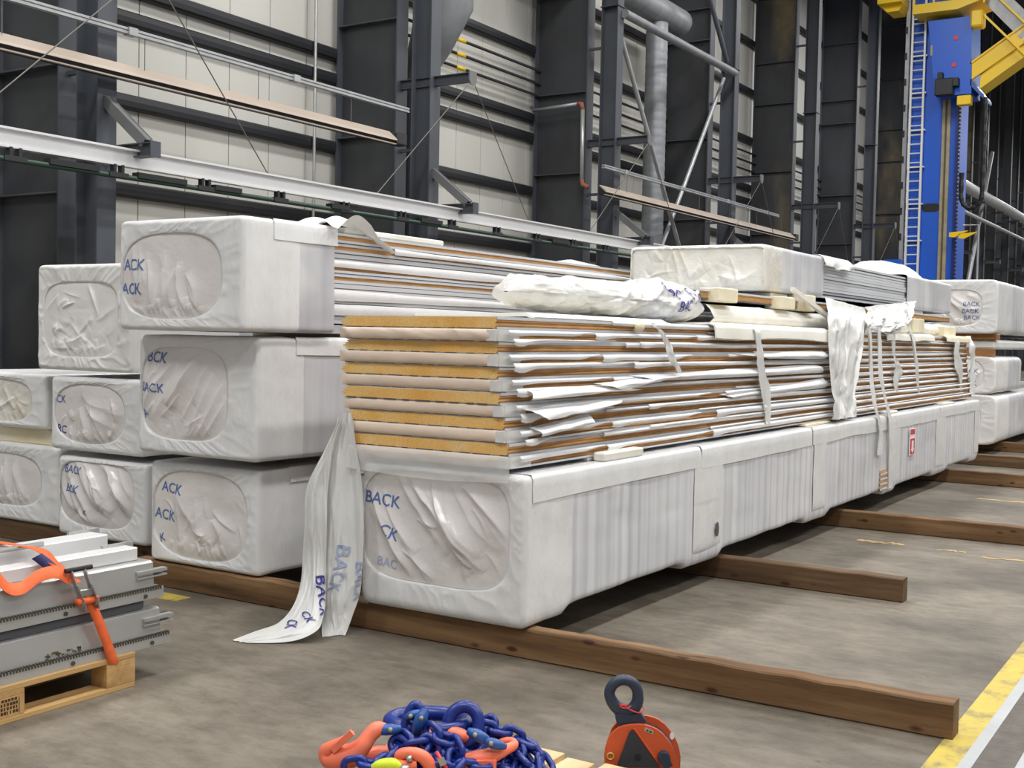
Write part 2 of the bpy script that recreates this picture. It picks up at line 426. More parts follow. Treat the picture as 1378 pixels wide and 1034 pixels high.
wb = structure(B().box(XW-.3, XW-.05, 2, 118, -.2, 22).build('wall_back', 'clad_joint'))
tag(wb, 'off-white clad hall wall with dark horizontal girts')
PW = .97
first = None
for i in range(114):
    y = 5.0+i*PW
    if first is None:
        first = B().box(XW-.06, XW, y, y+PW-.016, 0, 22, bev=.005).build('cladding_panel', 'clad', wb, base=(0, y, 0)); first.location = (0, y, 0)
    else: inst(first, wb, (0, y, 0))
Y0, BAY = 10.25, 7.2
YK = [Y0+BAY*k for k in range(-1, 15)]
first = None
for lev in (1.0, 2.35, 3.68, 5.05, 6.33, 6.80, 8.42, 10.05, 11.7, 13.3, 14.9, 16.5, 18.1, 19.7):
    for k in range(-1, 14):
        y = Y0+BAY*k
        if first is None:
            pr = [(XW+.0, -.11), (XW+.13, -.11), (XW+.17, -.08), (XW+.18, 0), (XW+.17, .08), (XW+.13, .11), (XW, .11)]
            b = B().prism(pr, 'y', 0.02, BAY-.02)
            first = b.build('girt', 'girt', wb, base=(0, 0, 0)); first.location = (0, y, lev)
        else: inst(first, wb, (0, y, lev))

# ------------------------------------------------------------ steel columns
ORD = ['', 'nearest', 'second', 'third', 'fourth', 'fifth', 'sixth', 'seventh', 'eighth', 'ninth', 'tenth', 'eleventh', 'twelfth', 'thirteenth', 'fourteenth', 'fifteenth']
dcol = {}
for k in range(0, 13):
    y = Y0+BAY*k
    lab = ('deep dark steel column web at the left edge of the hall wall' if k == 0 else
           f'{ORD[k+1]} deep dark steel column from the left along the clad wall')
    t = thing('deep_column', (-14.3, y, 0), lab, 'column', 'deep wall columns')
    if not dcol:
        dcol['web'] = B().box(-14.98, -13.58, y-.012, y+.012, 0, 22).build('web', 'web', t)
        dcol['f1'] = B().box(-13.58, -13.55, y-.16, y+.16, 0, 22).build('flange', 'steel', t)
        dcol['f2'] = B().box(-15.0, -14.97, y-.16, y+.16, 0, 22).build('flange', 'steel', t)
        dcol['st'] = B().box(-14.97, -13.58, y-.15, y-.012, 0, .025, bev=.004).build('stiffener', 'steel', t)
        dcol['st'].location.z = 3.3
        zs0 = 1
    else:
        for q in ('f1', 'f2'): inst(dcol[q], t)
        if k in (4, 6, 8):
            if 'webs' not in dcol: dcol['webs'] = B().box(-14.98, -13.58, y-.012, y+.012, 0, 22).build('web', 'web_ochre', t)
            else: inst(dcol['webs'], t)
        else: inst(dcol['web'], t)
        inst(dcol['st'], t, (0, 0, 3.3))
    for z in (5.0+.2*(k % 3), 7.3, 9.6+.5*(k % 2), 11.0, 13.2, 15.6): inst(dcol['st'], t, (0, 0, z))
rc = {}
for k in range(0, 13):
    y = Y0+BAY*k
    lab = ('slim dark H-section column with knee brace, nearest at the left' if k == 0 else
           f'{ORD[k+1]} slim dark H-section column from the left with bracket arms')
    t = thing('runway_column', (-13, y, 0), lab, 'column', 'slim crane runway columns')
    if not rc:
        rc['fa'] = B().box(-12.81, -12.785, y-.15, y+.15, 0, 22).build('flange', 'steel', t)
        rc['fb'] = B().box(-13.215, -13.19, y-.15, y+.15, 0, 22).build('flange', 'steel', t)
        rc['w'] = B().box(-13.19, -12.81, y-.01, y+.01, 0, 22).build('web', 'steel', t)
        b = B(); b.box(-12.785, -11.86, y-.006, y+.006, 3.70, 3.86); b.box(-12.785, -11.86, y-.07, y+.07, 3.855, 3.87); b.box(-12.785, -11.86, y-.07, y+.07, 3.69, 3.705)
        b.box(-11.87, -11.85, y-.08, y+.08, 3.68, 3.88)
        rc['arm'] = b.build('bracket_arm', 'steel', t)
        b = B()
        for dy in (-.05, .05): b.bar((-12.80, y+dy, 4.47), (-12.02, y+dy, 3.87), .012, .14)
        b.bar((-12.79, y, 4.53), (-11.97, y, 3.90), .11, .014); b.bar((-12.80, y-.0, 4.41), (-12.1, y, 3.87), .11, .012)
        rc['knee'] = b.build('knee_brace', 'steel_light', t)
        b = B(); b.box(-13.55, -11.98, y-.006, y+.006, 6.02, 6.18); b.box(-13.55, -11.98, y-.06, y+.06, 6.17, 6.185); b.box(-13.55, -11.98, y-.06, y+.06, 6.015, 6.03)
        rc['uarm'] = b.build('upper_arm', 'steel', t)
        b = B(); b.prism([(y-.11, 6.2), (y+.11, 6.2), (y+.11, 6.03), (y+.06, 5.96), (y-.06, 5.96), (y-.11, 6.03)], 'x', -11.985, -11.96)
        rc['plate'] = b.build('end_plate', 'steel_light', t)
        b = B(); b.box(-13.55, -13.21, y-.03, y+.03, -.03, .03)
        rc['tie'] = b.build('tie_bar', 'steel', t); rc['tie'].location.z = 4.9
        b = B(); b.box(-13.24, -12.76, y-.18, y+.18, 0, .02)
        rc['spl'] = b.build('splice_plate', 'steel', t); rc['spl'].location.z = 9.2
    else:
        for q in ('fa', 'fb', 'w', 'arm', 'knee', 'uarm', 'plate'): inst(rc[q], t)
        inst(rc['tie'], t, (0, 0, 4.9)); inst(rc['spl'], t, (0, 0, 9.2))
    for z in (8.3, 11.5): inst(rc['tie'], t, (0, 0, z))

# ------------------------------------------------------------ suspended rail
t = thing('aluminium_rail', (-12.2, 8, 3.55), 'long bright aluminium rail hung in front of the columns', 'rail')
b = B(); b.box(-12.21, -12.19, 2, 62, 3.57, 3.76); b.box(-12.25, -12.13, 2, 62, 3.76, 3.785); b.box(-12.25, -12.13, 2, 62, 3.55, 3.575)
b.build('rail_beam', 'alu_rail', t)
b = B().tube([(-12.16, 2, 3.42), (-12.16, 62, 3.42)], .033, 8); b.build('power_conduit', 'green', t, True)
clip = None
for i in range(24):
    y = 8.4+i*1.45
    if clip is None:
        c = B(); c.box(-12.20, -12.12, y-.02, y+.02, 3.42, 3.56); c.box(-12.20, -12.12, y+.10, y+.14, 3.42, 3.56); c.box(-12.21, -12.11, y-.09, y+.2, 3.40, 3.46)
        clip = c.build('hanger_clip', 'steel_dark', t, base=(-12.2, y, 3.55)); clip.location = (0, y-8, 0)
    else: inst(clip, t, (0, y-8, 0))
for y, l in ((8.9, .7), (10.2, .8), (11.5, .5), (16.2, .6), (20.6, .7), (13.9, .4)):
    B().box(-12.23, -12.10, y, y+l, 3.43, 3.50).build('junction_bar', 'black', t)
for k in range(0, 7):
    y = Y0+BAY*k
    for s in (-1, 1):
        B().tube([(-11.98, y+s*.06, 6.0), (-12.2, y+s*2.35, 3.79)], .009, 6).build('hanger_cable', 'cable', t)

# ------------------------------------------------------------ lighting troughs + conduit
def trough(y0, y1, label):
    t = thing('lamp_trough', (-12.6, y0, 4.79), label, 'lamp')
    B().prism([(-12.68, 4.97), (-12.52, 4.84), (-12.50, 4.80), (-12.52, 4.80), (-12.69, 4.95)], 'y', y0, y1).build('cover', 'lamp_tan', t)
    B().prism([(-12.69, 4.94), (-12.53, 4.80), (-12.56, 4.75), (-12.70, 4.75)], 'y', y0, y1).build('tray', 'steel_dark', t)
    B().box(-12.57, -12.52, y0, y1, 4.735, 4.752).build('diffuser_edge', 'lamp_tan', t)
    B().box(-12.7, -12.5, y1, y1+.28, 4.74, 4.95, bev=.02).build('end_box', 'steel_dark', t)
    y = y0+1.2
    while y < y1:
        B().tube([(-12.6, y, 4.93), (-12.6, y, 5.338)], .006, 5).build('hanger_wire', 'cable', t)
        y += 2.1
def tray(y0, y1, label):
    t = thing('cable_tray', (-12.6, y0, 5.34), label, 'cable tray')
    for dz in (0, .05): B().box(-12.64, -12.56, y0, y1, 5.34+dz, 5.37+dz).build('tray_rail', 'galv', t)
    B().box(-12.62, -12.58, y0, y1, 5.36, 5.40).build('tray_web', 'alu', t)
    y = y0+1.
    while y < y1:
        B().box(-12.66, -12.54, y, y+.14, 5.33, 5.43).build('coupler', 'galv', t); y += 3.1
trough(3.2, 16.0, 'long tan lighting trough hung at the upper left of the hall')
trough(23.6, 36.4, 'far tan lighting trough hung near the crossed bracing rods')
tray(3.2, 16.4, 'pale cable tray above the left tan lighting trough')
tray(23.6, 35.0, 'pale cable tray above the far tan lighting trough')

# ------------------------------------------------------------ bracing, pipes, ducts
def rod(name, p, r, mat, label, cat, seg=10):
    o = B().tube(p, r, seg).build(name, mat, None, 'auto', base=p[0]); return tag(o, label, cat)
rod('bracing_rod', [(-13, 24.85, 8.95), (-13, 31.7, .05)], .055, 'galv', 'slanting grey bracing rod falling to the right, crossing the other rod', 'brace')
rod('bracing_rod', [(-13.12, 31.7, 8.95), (-13.12, 24.9, .05)], .055, 'galv', 'slanting grey bracing rod falling to the left, crossing the other rod', 'brace')
rod('bracing_rod', [(-13, 31.6, 9.4), (-13, 26.0, 15.4)], .07, 'steel', 'dark bracing rod rising steeply to the frame top near the round duct', 'brace')
rod('bracing_pipe', [(-12.72, 24.7, 9.05), (-12.72, 31.5, 9.03)], .105, 'duct', 'straight grey pipe strut spanning between two slim columns', 'pipe', 16)
t = thing('ventilation_duct', (-13.85, 28.8, 0), 'spiral metal duct dropping vertically behind the crossed bracing rods', 'duct')
def spiral(y, x, z0, z1, r):
    n = int((z1-z0)/.075); P = [(x, y, z0+(z1-z0)*i/n) for i in range(n+1)]
    return B().tube(P, [r+(.008 if i % 3 == 0 else 0) for i in range(n+1)], 20)
spiral(28.8, -13.85, 0, 9.9, .29).build('vertical_duct', 'duct', t, 'auto')
n = 90; P = [(-13.85, 22.5+7.6*i/n, 10.25) for i in range(n+1)]
B().tube(P, [.36+(.008 if i % 3 == 0 else 0) for i in range(n+1)], 22).build('header_duct', 'duct', t, 'auto')
B().tube([(-13.85, 30.1, 10.25), (-13.85, 30.25, 10.25), (-13.85, 30.3, 10.25)], [.37, .36, .30], 22).build('end_cap', 'duct', t, 'auto')
t = thing('exhaust_duct', (-14.1, 18.6, 0), 'grey exhaust duct widening to a cone above the second column', 'duct')
spiral(18.6, -14.12, 0, 6.35, .24).build('vertical_duct', 'steel', t, 'auto')
B().tube([(-14.12, 18.6, 6.3), (-14.05, 18.6, 6.6), (-13.75, 18.6, 7.15), (-13.45, 18.6, 7.8), (-13.42, 18.6, 12)], [.25, .30, .42, .56, .58], 22).build('reducer_cone', 'duct', t, 'auto')
t = thing('water_pipe', (-13.55, 24.3, 5.08), 'thin pale pipe with rusty elbows on the third deep column', 'pipe')
B().tube([(-14.9, 24.3, 6.93), (-13.66, 24.3, 6.99)], .042, 8).build('pipe_run', 'galv', t, True)
B().tube([(-13.55, 24.3, 6.86), (-13.53, 24.3, 5.2)], .05, 8).build('drop_pipe', 'alu', t, True)
B().tube([(-13.68, 24.3, 6.99), (-13.58, 24.3, 6.97), (-13.55, 24.3, 6.84)], .058, 8).build('elbow', 'rust', t, True)
B().tube([(-13.53, 24.3, 5.22), (-13.51, 24.3, 5.1), (-13.35, 24.3, 5.03)], .055, 8).build('elbow', 'rust', t, True)
for i, (z, nm) in enumerate(((7.33, 'lowest'), (7.62, 'middle'), (7.93, 'uppermost'))):
    t = thing('service_pipe', (-14.9, 18, z), f'{nm} of three thin dark service pipes along the wall', 'pipe')
    B().tube([(-14.92, 18, z), (-14.92, 60, z)], .035, 8).build('pipe_run', 'girt', t, True)
    for y in (21.1, 32.9, 33.6):
        B().tube([(-14.92, y, z), (-14.92, y+.32, z)], .045, 8).build('yellow_marker', 'crane_yellow', t, True)
rod('wall_conduit', [(-14.93, 16.62, .0), (-14.93, 16.62, 21)], .03, 'alu', 'thin white upright conduit on the wall left of the second column', 'conduit')
rod('wall_conduit', [(-14.93, 24.0+2.9, .0), (-14.93, 26.9, 21)], .025, 'galv', 'thin grey upright conduit on the wall near the third column', 'conduit')
t = thing('wall_pipe', (-12, 52, 9.05), 'thick pale horizontal pipe behind the crane mast at the right edge', 'pipe')
B().tube([(-12, 52, 9.05), (-12, 96, 9.05)], .27, 16).build('pipe_run', 'galv', t, True)
B().tube([(-12.1, 52, 7.9), (-12.1, 96, 7.9)], .1, 10).build('small_pipe', 'galv', t, True)
for i in range(9): B().box(-12.9, -11.9, 53+i*5-.05, 53+i*5+.05, 8.70, 8.78).build('pipe_support', 'steel', t)
rod('bracing_rod', [(-12.6, 68.0, 12.0), (-12.6, 61.0, 2.0)], .11, 'galv', 'slanting grey bracing rod right of the blue crane mast', 'brace')

# ------------------------------------------------------------ crane
t = thing('crane_mast', (-8.6, 38.5, 0), 'tall blue crane mast with yellow platform and white ladder', 'crane')
b = B().box(-9.5, -8.02, 38, 39.3, 0, 14, bev=.03)
mast = b.build('mast', 'blue', t)
s = []
for i in range(16):
    a = math.pi*(i/15)-math.pi/2; s.append((-8.64+.13*math.cos(a), 5.78+.13*math.sin(a)))
for i in range(16):
    a = math.pi*(i/15)+math.pi/2; s.append((-8.92+.13*math.cos(a), 5.78+.13*math.sin(a)))
B().prism(s, 'y', 37.992, 38.02).build('slot_opening', 'black', mast)
B().box(-8.52, -8.27, 37.95, 38.0, 3.2, 9.3, bev=.01).build('guide_strip', 'guide', t)
B().box(-8.42, -8.37, 37.93, 37.96, 3.2, 9.3).build('guide_groove', 'grease', t)
B().box(-8.10, -8.0, 37.9, 38.0, 2.5, 9.3).build('rack_rail', 'chain_blue', t)
tb = None
for i in range(56):
    z = 2.6+i*.12
    if tb is None:
        tb = B().box(-8.03, -7.96, 37.88, 37.98, z, z+.06).build('rack_tooth', 'black', t); z0 = z
    else: inst(tb, t, (0, 0, z-z0))
lad = B(); lad.box(-9.48, -9.42, 37.78, 37.87, 2.6, 14); lo = lad.build('ladder_rail', 'ladder', t); inst(lo, t, (.38, 0, 0))
rg = None
for i in range(38):
    z = 2.9+i*.285
    if rg is None: rg = B().tube([(-9.45, 37.84, z), (-9.07, 37.84, z)], .022, 6).build('ladder_rung', 'ladder', t); z0 = z
    else: inst(rg, t, (0, 0, z-z0))
for i in range(9): B().box(-9.47, -9.0, 37.84, 38.2, 3.6+i*1.14, 3.64+i*1.14).build('ladder_bracket', 'ladder', t)
B().box(-9.68, -9.56, 37.9, 38.05, 2.5, 14).build('cable_duct', 'galv', t)
for i in range(12): B().box(-9.69, -9.62, 37.86, 37.9, 3.2+i*.8, 3.4+i*.8).build('duct_clip', 'black', t)
b = B(); b.prism([(-8.88, 11.35), (-7.62, 11.35), (-7.56, 9.05), (-8.50, 9.05), (-8.66, 9.5)], 'y', 37.3, 38.6)
cb = b.build('carriage', 'blue', t)
for (x, z) in ((-8.05, 10.75), (-8.08, 9.95)):
    a = [(x+.07*math.cos(q*math.pi/6), z+.07*math.sin(q*math.pi/6)) for q in range(12)]
    B().prism(a, 'y', 37.28, 37.3).build('bolt_cover', 'red_print', cb)
B().box(-8.78, -8.72, 37.285, 37.3, 10.3, 10.6).build('plate', 'guide', cb)
B().prism([(-7.6, 9.3), (-7.2, 8.85), (-7.2, 8.95), (-7.6, 9.5)], 'y', 37.3, 38.5).build('carriage_lip', 'link_blue', cb)
b = B(); b.box(-8.56, -8.04, 37.0, 37.35, 9.02, 9.52, bev=.02); b.box(-8.50, -8.36, 37.05, 37.3, 9.5, 9.72); b.box(-8.05, -7.9, 37.05, 37.3, 9.28, 9.52); b.build('drive_box', 'black', t)
b = B().prism([(-7.62, 9.45), (-7.62, 9.95), (-3.2, 12.9), (-3.2, 12.3)], 'y', 37.35, 37.45); b.prism([(-7.62, 9.92), (-7.62, 9.98), (-3.2, 12.93), (-3.2, 12.87)], 'y', 37.3, 38.4)
b.prism([(-7.35, 9.2), (-7.35, 9.6), (-3.2, 12.5), (-3.2, 12.0)], 'y', 37.45, 38.35)
b.build('boom_beam', 'crane_yellow', t)
B().box(-7.95, -7.55, 37.2, 37.5, 8.72, 9.0, bev=.02).build('buffer', 'crane_yellow', t)
pl = B().box(-9.25, -7.95, 36.9, 38.4, 11.5, 11.78).build('platform', 'crane_yellow', t)
B().prism([(-7.95, 11.5), (-7.95, 11.78), (-7.2, 12.0), (-7.2, 11.72)], 'y', 36.9, 38.4).build('platform_ramp', 'crane_yellow', t)
for x in (-9.22, -8.65, -8.1, -7.6, -7.22): B().box(x-.025, x+.025, 36.92, 36.97, 11.6, 12.9).build('railing_post', 'crane_yellow', t)
for z in (12.15, 12.5, 12.85): B().box(-9.25, -7.2, 36.92, 36.97, z, z+.05).build('railing_bar', 'crane_yellow', t)
B().box(-10.32, -9.62, 36.9, 38.2, 11.95, 12.15).build('side_platform', 'crane_yellow', t)
B().prism([(-10.3, 11.95), (-9.62, 11.95), (-9.75, 11.75), (-10.1, 11.75)], 'y', 37.2, 38.0).build('side_platform_rib', 'crane_yellow', t)
for x in (-10.3, -9.95, -9.64): B().box(x-.025, x+.025, 36.92, 36.97, 12.1, 13.0).build('railing_post', 'crane_yellow', t)
B().box(-10.32, -9.62, 36.92, 36.97, 12.5, 12.55).build('railing_bar', 'crane_yellow', t)
for x0, z0 in ((-7.0, 11.9), (-7.25, 11.3)):
    B().bar((x0, 37.2, z0), (x0+1.5, 37.2, z0-1.65), .06, .12, (0, 1, 0)).build('stair_stringer', 'crane_yellow', t)
for i in range(9):
    B().bar((-7.15+.15*i, 37.4, 11.55-.17*i), (-6.7+.15*i, 37.4, 11.95-.17*i), .7, .04, (0, 1, .2)).build('stair_tread', 'galv', t)
B().box(-7.6, -7.25, 37.0, 37.5, 10.95, 11.45, bev=.05).build('bracket_block', 'crane_yellow', t)
pts = []
for i in range(15): pts.append((-7.15, 37.3, 8.9-.2*i))
for i in range(1, 12): a = math.pi*i/12; pts.append((-7.45+.30*math.cos(a), 37.3, 6.05-.42*math.sin(a)))
for i in range(4): pts.append((-7.75, 37.3, 6.1+.2*i))
B().tube(pts, [.085 if i % 2 else .065 for i in range(len(pts))], 6).build('energy_chain', 'black', t)
for i, dx in enumerate((0, .28)):
    B().prism([(-8.1+dx, 4.95-.05*i), (-7.55+dx, 5.0-.05*i), (-7.95+dx, 4.8-.05*i), (-8.1+dx, 4.82-.05*i)], 'y', 37.5, 37.6).build('arrow_plate', 'crane_yellow', t)
B().box(-10.0, -9.5, 37.3, 38.0, 2.5, 4.15, bev=.03).build('control_cabinet', 'blue', t)
B().tube([(-7.35, 38.0, 2), (-7.35, 38.0, 5.2), (-7.8, 38.0, 5.2)], .035, 8).build('side_pipe', 'galv', t)

# ================================================================== TIMBERS
def timber(x0, x1, y, label, mat='timber', rot=0., h=.14, w=.1, z=0.):
    cx = (x0+x1)/2; b = B(); n = max(6, int((x1-x0)/.12)); secs = []
    for i in range(n+1):
        x = x0+(x1-x0)*i/n; j = .0025*math.sin(i*2.3)+random.uniform(-.0015, .0015); c = .007
        q = [(-w/2+c, 0), (w/2-c, 0), (w/2, c), (w/2, h-c), (w/2-c, h), (-w/2+c, h), (-w/2, h-c), (-w/2, c)]
        secs.append([(x-cx, p+j*.6, zz+(j if zz > h/2 else 0)) for p, zz in q])
    for i in range(n):
        b.add(secs[i]+secs[i+1], [(k, (k+1) % 8, 8+(k+1) % 8, 8+k) for k in range(8)])
    b.add(secs[0], [tuple(range(8))]); b.add(secs[-1], [tuple(range(8))])
    o = b.build('timber_bearer', mat, None, base=None)
    o.location = (cx, y+w/2, z); o.rotation_euler.z = rot
    return tag(o, label, 'timber', 'timber bearers on the floor')
timber(-4.05, -.93, 4.66, 'long front timber bearer whose right end reaches the yellow line')
timber(-5.62, -4.12, 4.72, 'timber bearer under the wrapped stack left of the open panels')
timber(-7.95, -5.72, 5.14, 'dark timber bearer under the stacks at the left edge', 'timber_far')
timber(-4.05, -1.70, 7.0, 'short timber bearer ending on open floor right of the wrapped bundle', 'timber_far')
timber(-4.05, -.98, 9.6, 'third timber bearer from the front running out past the right edge')
timber(-4.05, -1.25, 13.55, 'light timber bearer near the far end of the wrapped bundle')
timber(-4.05, -1.3, 15.75, 'dark timber bearer just behind the far end of the wrapped bundle', 'timber_far', -.03)
timber(-4.5, -1.3, 18.1, 'farthest timber bearer under the distant wrapped stack', 'timber')

# ================================================================== WRAPPED BUNDLES
NA = 240
PHI = np.linspace(0, 2*np.pi, NA, endpoint=False)
CP, SP = np.cos(PHI), np.sin(PHI)
def contour(a, b, n): return (np.abs(CP/a)**n+np.abs(SP/b)**n)**(-1./n)
def fold_list(style, s, a, b):
    r = random.Random(s); L = []; U = r.uniform
    def gathers(n, h=.010):
        for i in range(n):
            x = -a*.85+1.7*a*(i+U(-.3, .3))/n; L.append((x, -b*.98, x+U(-.05, .05), -b*U(.45, .75), 0, U(.007, .014), U(.5, 1)*h))
    if style in ('diag', 'anti'):
        sg = 1 if style == 'diag' else -1
        for i in range(13):
            f = (i+U(-.3, .3))/13; x = -a*1.1+1.75*a*f; z = b*U(.75, 1.0) if f > .25 else b*(U(.2, .9))
            l = U(.9, 1.5)*b; L.append((sg*x, z, sg*(x+l*U(.75, 1.15)), z-l*1.15, sg*U(-.05, .05), U(.012, .034), U(.010, .030)))
        for i in range(6):
            x = U(-.6, .9)*a; z = U(-.5, .5)*b; l = U(.08, .2); L.append((sg*x, z, sg*(x+l), z-l*U(.4, 1.4), U(-.02, .02), U(.006, .012), U(.006, .014)))
        gathers(8, .006)
    elif style == 'tent':
        for i in range(12):
            x = U(-.6, .6)*a; z = U(.0, .85)*b; L.append((x, z, x*1.35+U(-.12, .12), -b*U(.7, 1), U(-.04, .04), U(.009, .026), U(.006, .020)))
        for i in range(5): x = U(-.9, -.6)*a; L.append((x, b*U(.5, .9), x+U(.0, .12), -b*U(.2, .6), .02, U(.01, .02), U(.006, .014)))
        gathers(15, .014)
    elif style == 'crumple':
        for i in range(46):
            x, z, t_, l = U(-.95, .95)*a, U(-.95, .95)*b, U(0, 6.28), U(.06, .30)
            L.append((x, z, x+l*math.cos(t_), z+l*math.sin(t_), U(-.02, .02), U(.006, .02), U(-.010, .018)))
        gathers(12, .012)
    else:
        for i in range(6):
            x, z, t_, l = U(-.7, .5)*a, U(-.3, .8)*b, U(-1.6, -.2), U(.25, .6)
            L.append((x, z, x+l*math.cos(t_), z+l*math.sin(t_), U(-.05, .05), U(.02, .05), U(.010, .026)))
        for i in range(9):
            x, z, t_, l = U(-.9, .8)*a, U(-.8, .6)*b, U(-2.4, -.3), U(.06, .22)
            L.append((x, z, x+l*math.cos(t_), z+l*math.sin(t_), U(-.02, .02), U(.006, .012), U(.004, .014)))
        gathers(14, .012)
    return L
def style_fn(style, s, a, b):
    L = fold_list(style, s, a, b)
    def f(x, z):
        x = np.asarray(x, float); z = np.asarray(z, float)
        xx = x+.02*fbm(x*4, z*4, s+4); zz = z+.02*fbm(x*4, z*4, s+6)
        h = .016*fbm(x*2.4, z*2.4, s)+.0025*fbm(x*11, z*11, s+9, 2)
        for (x0, z0, x1, z1, cv, w, am) in L:
            dx, dz = x1-x0, z1-z0; l2 = dx*dx+dz*dz+1e-9; l = math.sqrt(l2)
            t = ((xx-x0)*dx+(zz-z0)*dz)/l2; d = ((xx-x0)*dz-(zz-z0)*dx)/l+cv*4*np.clip(t, 0, 1)*(1-np.clip(t, 0, 1))
            wd = np.where(d > 0, w, w*2.2)*(0.6+.6*np.clip(t, 0, 1))
            h = h+am*np.exp(-(np.abs(d)/wd)**1.25)*np.clip(np.sin(np.pi*np.clip(t, 0, 1)), 0, 1)**.6
        return h-.006
    return f
def bundle(label, x0, x1, y0, y1, z0, z1, op, style, seed, texts=(), wrap_to=None, mats=('wrap', 'wrap_side'), film='end_film',
           nO=3.2, stripe_from=.9, feet=(), bulge=.016, n_out=34, wrinkle=1., ink='ink', hi=True, group='film-wrapped panel bundles'):
    t = thing('wrapped_panel_bundle', ((x0+x1)/2, y0, z0), label, 'panel bundle', group)
    cx, cz, a, b = (x0+x1)/2, (z0+z1)/2, (x1-x0)/2, (z1-z0)/2
    u0, u1, w0, w1 = op
    ox, oz = cx+a*(u0+u1)/2, cz+b*(w0+w1)/2; oa, ob = a*(u1-u0)/2, b*(w1-w0)/2
    ro = contour(oa, ob, nO); OX, OZ = ox+ro*CP, oz+ro*SP
    re = .026; rr = contour(a-re, b-re, n_out); EX, EZ = cx+rr*CP, cz+rr*SP
    def wob(x, z, y, amp=.006): return amp*fbm((x+z)*5+seed, y*4+z*2, seed, 3)
    rings = [arr(OX, y0+.022+0*OX, OZ), arr(OX, y0+.003+0*OX, OZ)]
    NR = 12
    for i in range(1, NR+1):
        s = i/NR; X = OX+(EX-OX)*s; Z = OZ+(EZ-OZ)*s
        h = bulge*math.sin(min(1, s*1.15)*math.pi*.5)*.35 + .004*wrinkle*fbm(X*6, Z*6, seed+1, 3)+.005*wrinkle*(ridge(PHI*9, s*1.2+0*PHI, seed+2, 3)-.4)*(1-s*.3)
        cn = (np.clip(np.abs((X-cx)/a), 0, 1)*np.clip(np.abs((Z-cz)/b), 0, 1))**5
        h = h+wrinkle*cn*(.022*(ridge((X-Z*np.sign((X-cx)*(Z-cz)+1e-9))*17, (X+Z)*3, seed+6, 2)-.5)+.010*fbm(X*20, Z*20, seed+8, 2))
        rings.append(arr(X, y0-h, Z))
    for i in range(1, 6):
        al = math.pi/2*i/5; ins = re*(1-math.sin(al)); r2 = contour(a-ins, b-ins, n_out)
        X, Z = cx+r2*CP, cz+r2*SP
        rings.append(arr(X, y0-bulge*.35*(1-i/5)+re*(1-math.cos(al))-.004*wrinkle*fbm(X*6, Z*6, seed+1, 3)*(1-i/5), Z))
    ye = wrap_to if wrap_to else y1
    ys = []; y = y0+re+.05
    while y < ye-.02:
        ys.append(y); y += .07 if (y < y0+1.4 or feet) else .3
    ys.append(ye)
    nf = len(rings)
    r3 = contour(a, b, n_out)
    for y in ys:
        X, Z = cx+r3*CP, cz+r3*SP; d = wob(X, Z, y*np.ones(NA), .007)
        rings.append(arr(cx+(r3+d)*CP, y+0*X, cz+(r3+d)*SP))
    A = np.array(rings)
    if feet:
        ww = np.clip((cz-A[..., 2])/b, 0, 1)**9; Yv = A[..., 1]; dz = 0*Yv
        for (fa, fb) in feet:
            u_ = np.clip((Yv-fa)/.09+(2 if fa <= y0+.1 else 0), 0, 1); v_ = np.clip((fb-Yv)/.09, 0, 1)
            dz = np.maximum(dz, (u_*u_*(3-2*u_))*(v_*v_*(3-2*v_)))
        A[..., 2] -= .048*dz*ww
    B_ = B()
    n = len(rings)
    vs = A.reshape(-1, 3); fs = []; mi = []
    for i in range(n-1):
        m = 1 if (i >= nf and A[i, 0, 1] > y0+stripe_from) else 0
        for k in range(NA):
            q = (k+1) % NA; fs.append((i*NA+k, (i+1)*NA+k, (i+1)*NA+q, i*NA+q)); mi.append(m)
    B_.add(vs, fs); B_.mi = mi
    if not wrap_to: B_.f.append(tuple((n-1)*NA+k for k in range(NA))); B_.mi.append(0)
    B_.build('wrap', list(mats), t, True, fix=False)
    fn = style_fn(style, seed, oa, ob)
    def surf(X, Z):
        dx, dz = X-ox, Z-oz
        s = (np.abs(dx/oa)**nO+np.abs(dz/ob)**nO)**(1/nO)
        tp = np.clip(1-s**7, 0, 1)
        return y0+.009-(fn(dx, dz)+bulge*.5)*tp
    MR, NF = (84, 300) if hi else (54, 200); G = []
    PF = np.linspace(0, 2*np.pi, NF, endpoint=False); cf, sf = np.cos(PF), np.sin(PF)
    rf = (np.abs(cf/oa)**nO+np.abs(sf/ob)**nO)**(-1./nO); FX, FZ = ox+rf*cf, oz+rf*sf
    for i in range(MR+1):
        s = max(1e-3, (i/MR)**.8); X = ox+(FX-ox)*s*.999; Z = oz+(FZ-oz)*s*.999
        G.append(arr(X, surf(X, Z), Z))
    g = B(); A = np.array(G); fs = [(i*NF+k, i*NF+(k+1) % NF, (i+1)*NF+(k+1) % NF, (i+1)*NF+k) for i in range(MR) for k in range(NF)]
    g.add(A.reshape(-1, 3), fs); ef = g.build('end_film', film, t, True, fix=False)
    for (st, u, w, size, *r) in texts:
        v, f = text_geo(st, size); rot = r[0] if r else 0.
        c, sn = math.cos(rot), math.sin(rot)
        X = cx+a*u+v[:, 0]*c-v[:, 1]*sn; Z = cz+b*w+v[:, 0]*sn+v[:, 1]*c
        tb = B(); tb.add(arr(X, surf(X, Z)-.002, Z), f); tb.build('lettering', r[1] if len(r) > 1 else ink, ef, fix=False)
    return t, surf
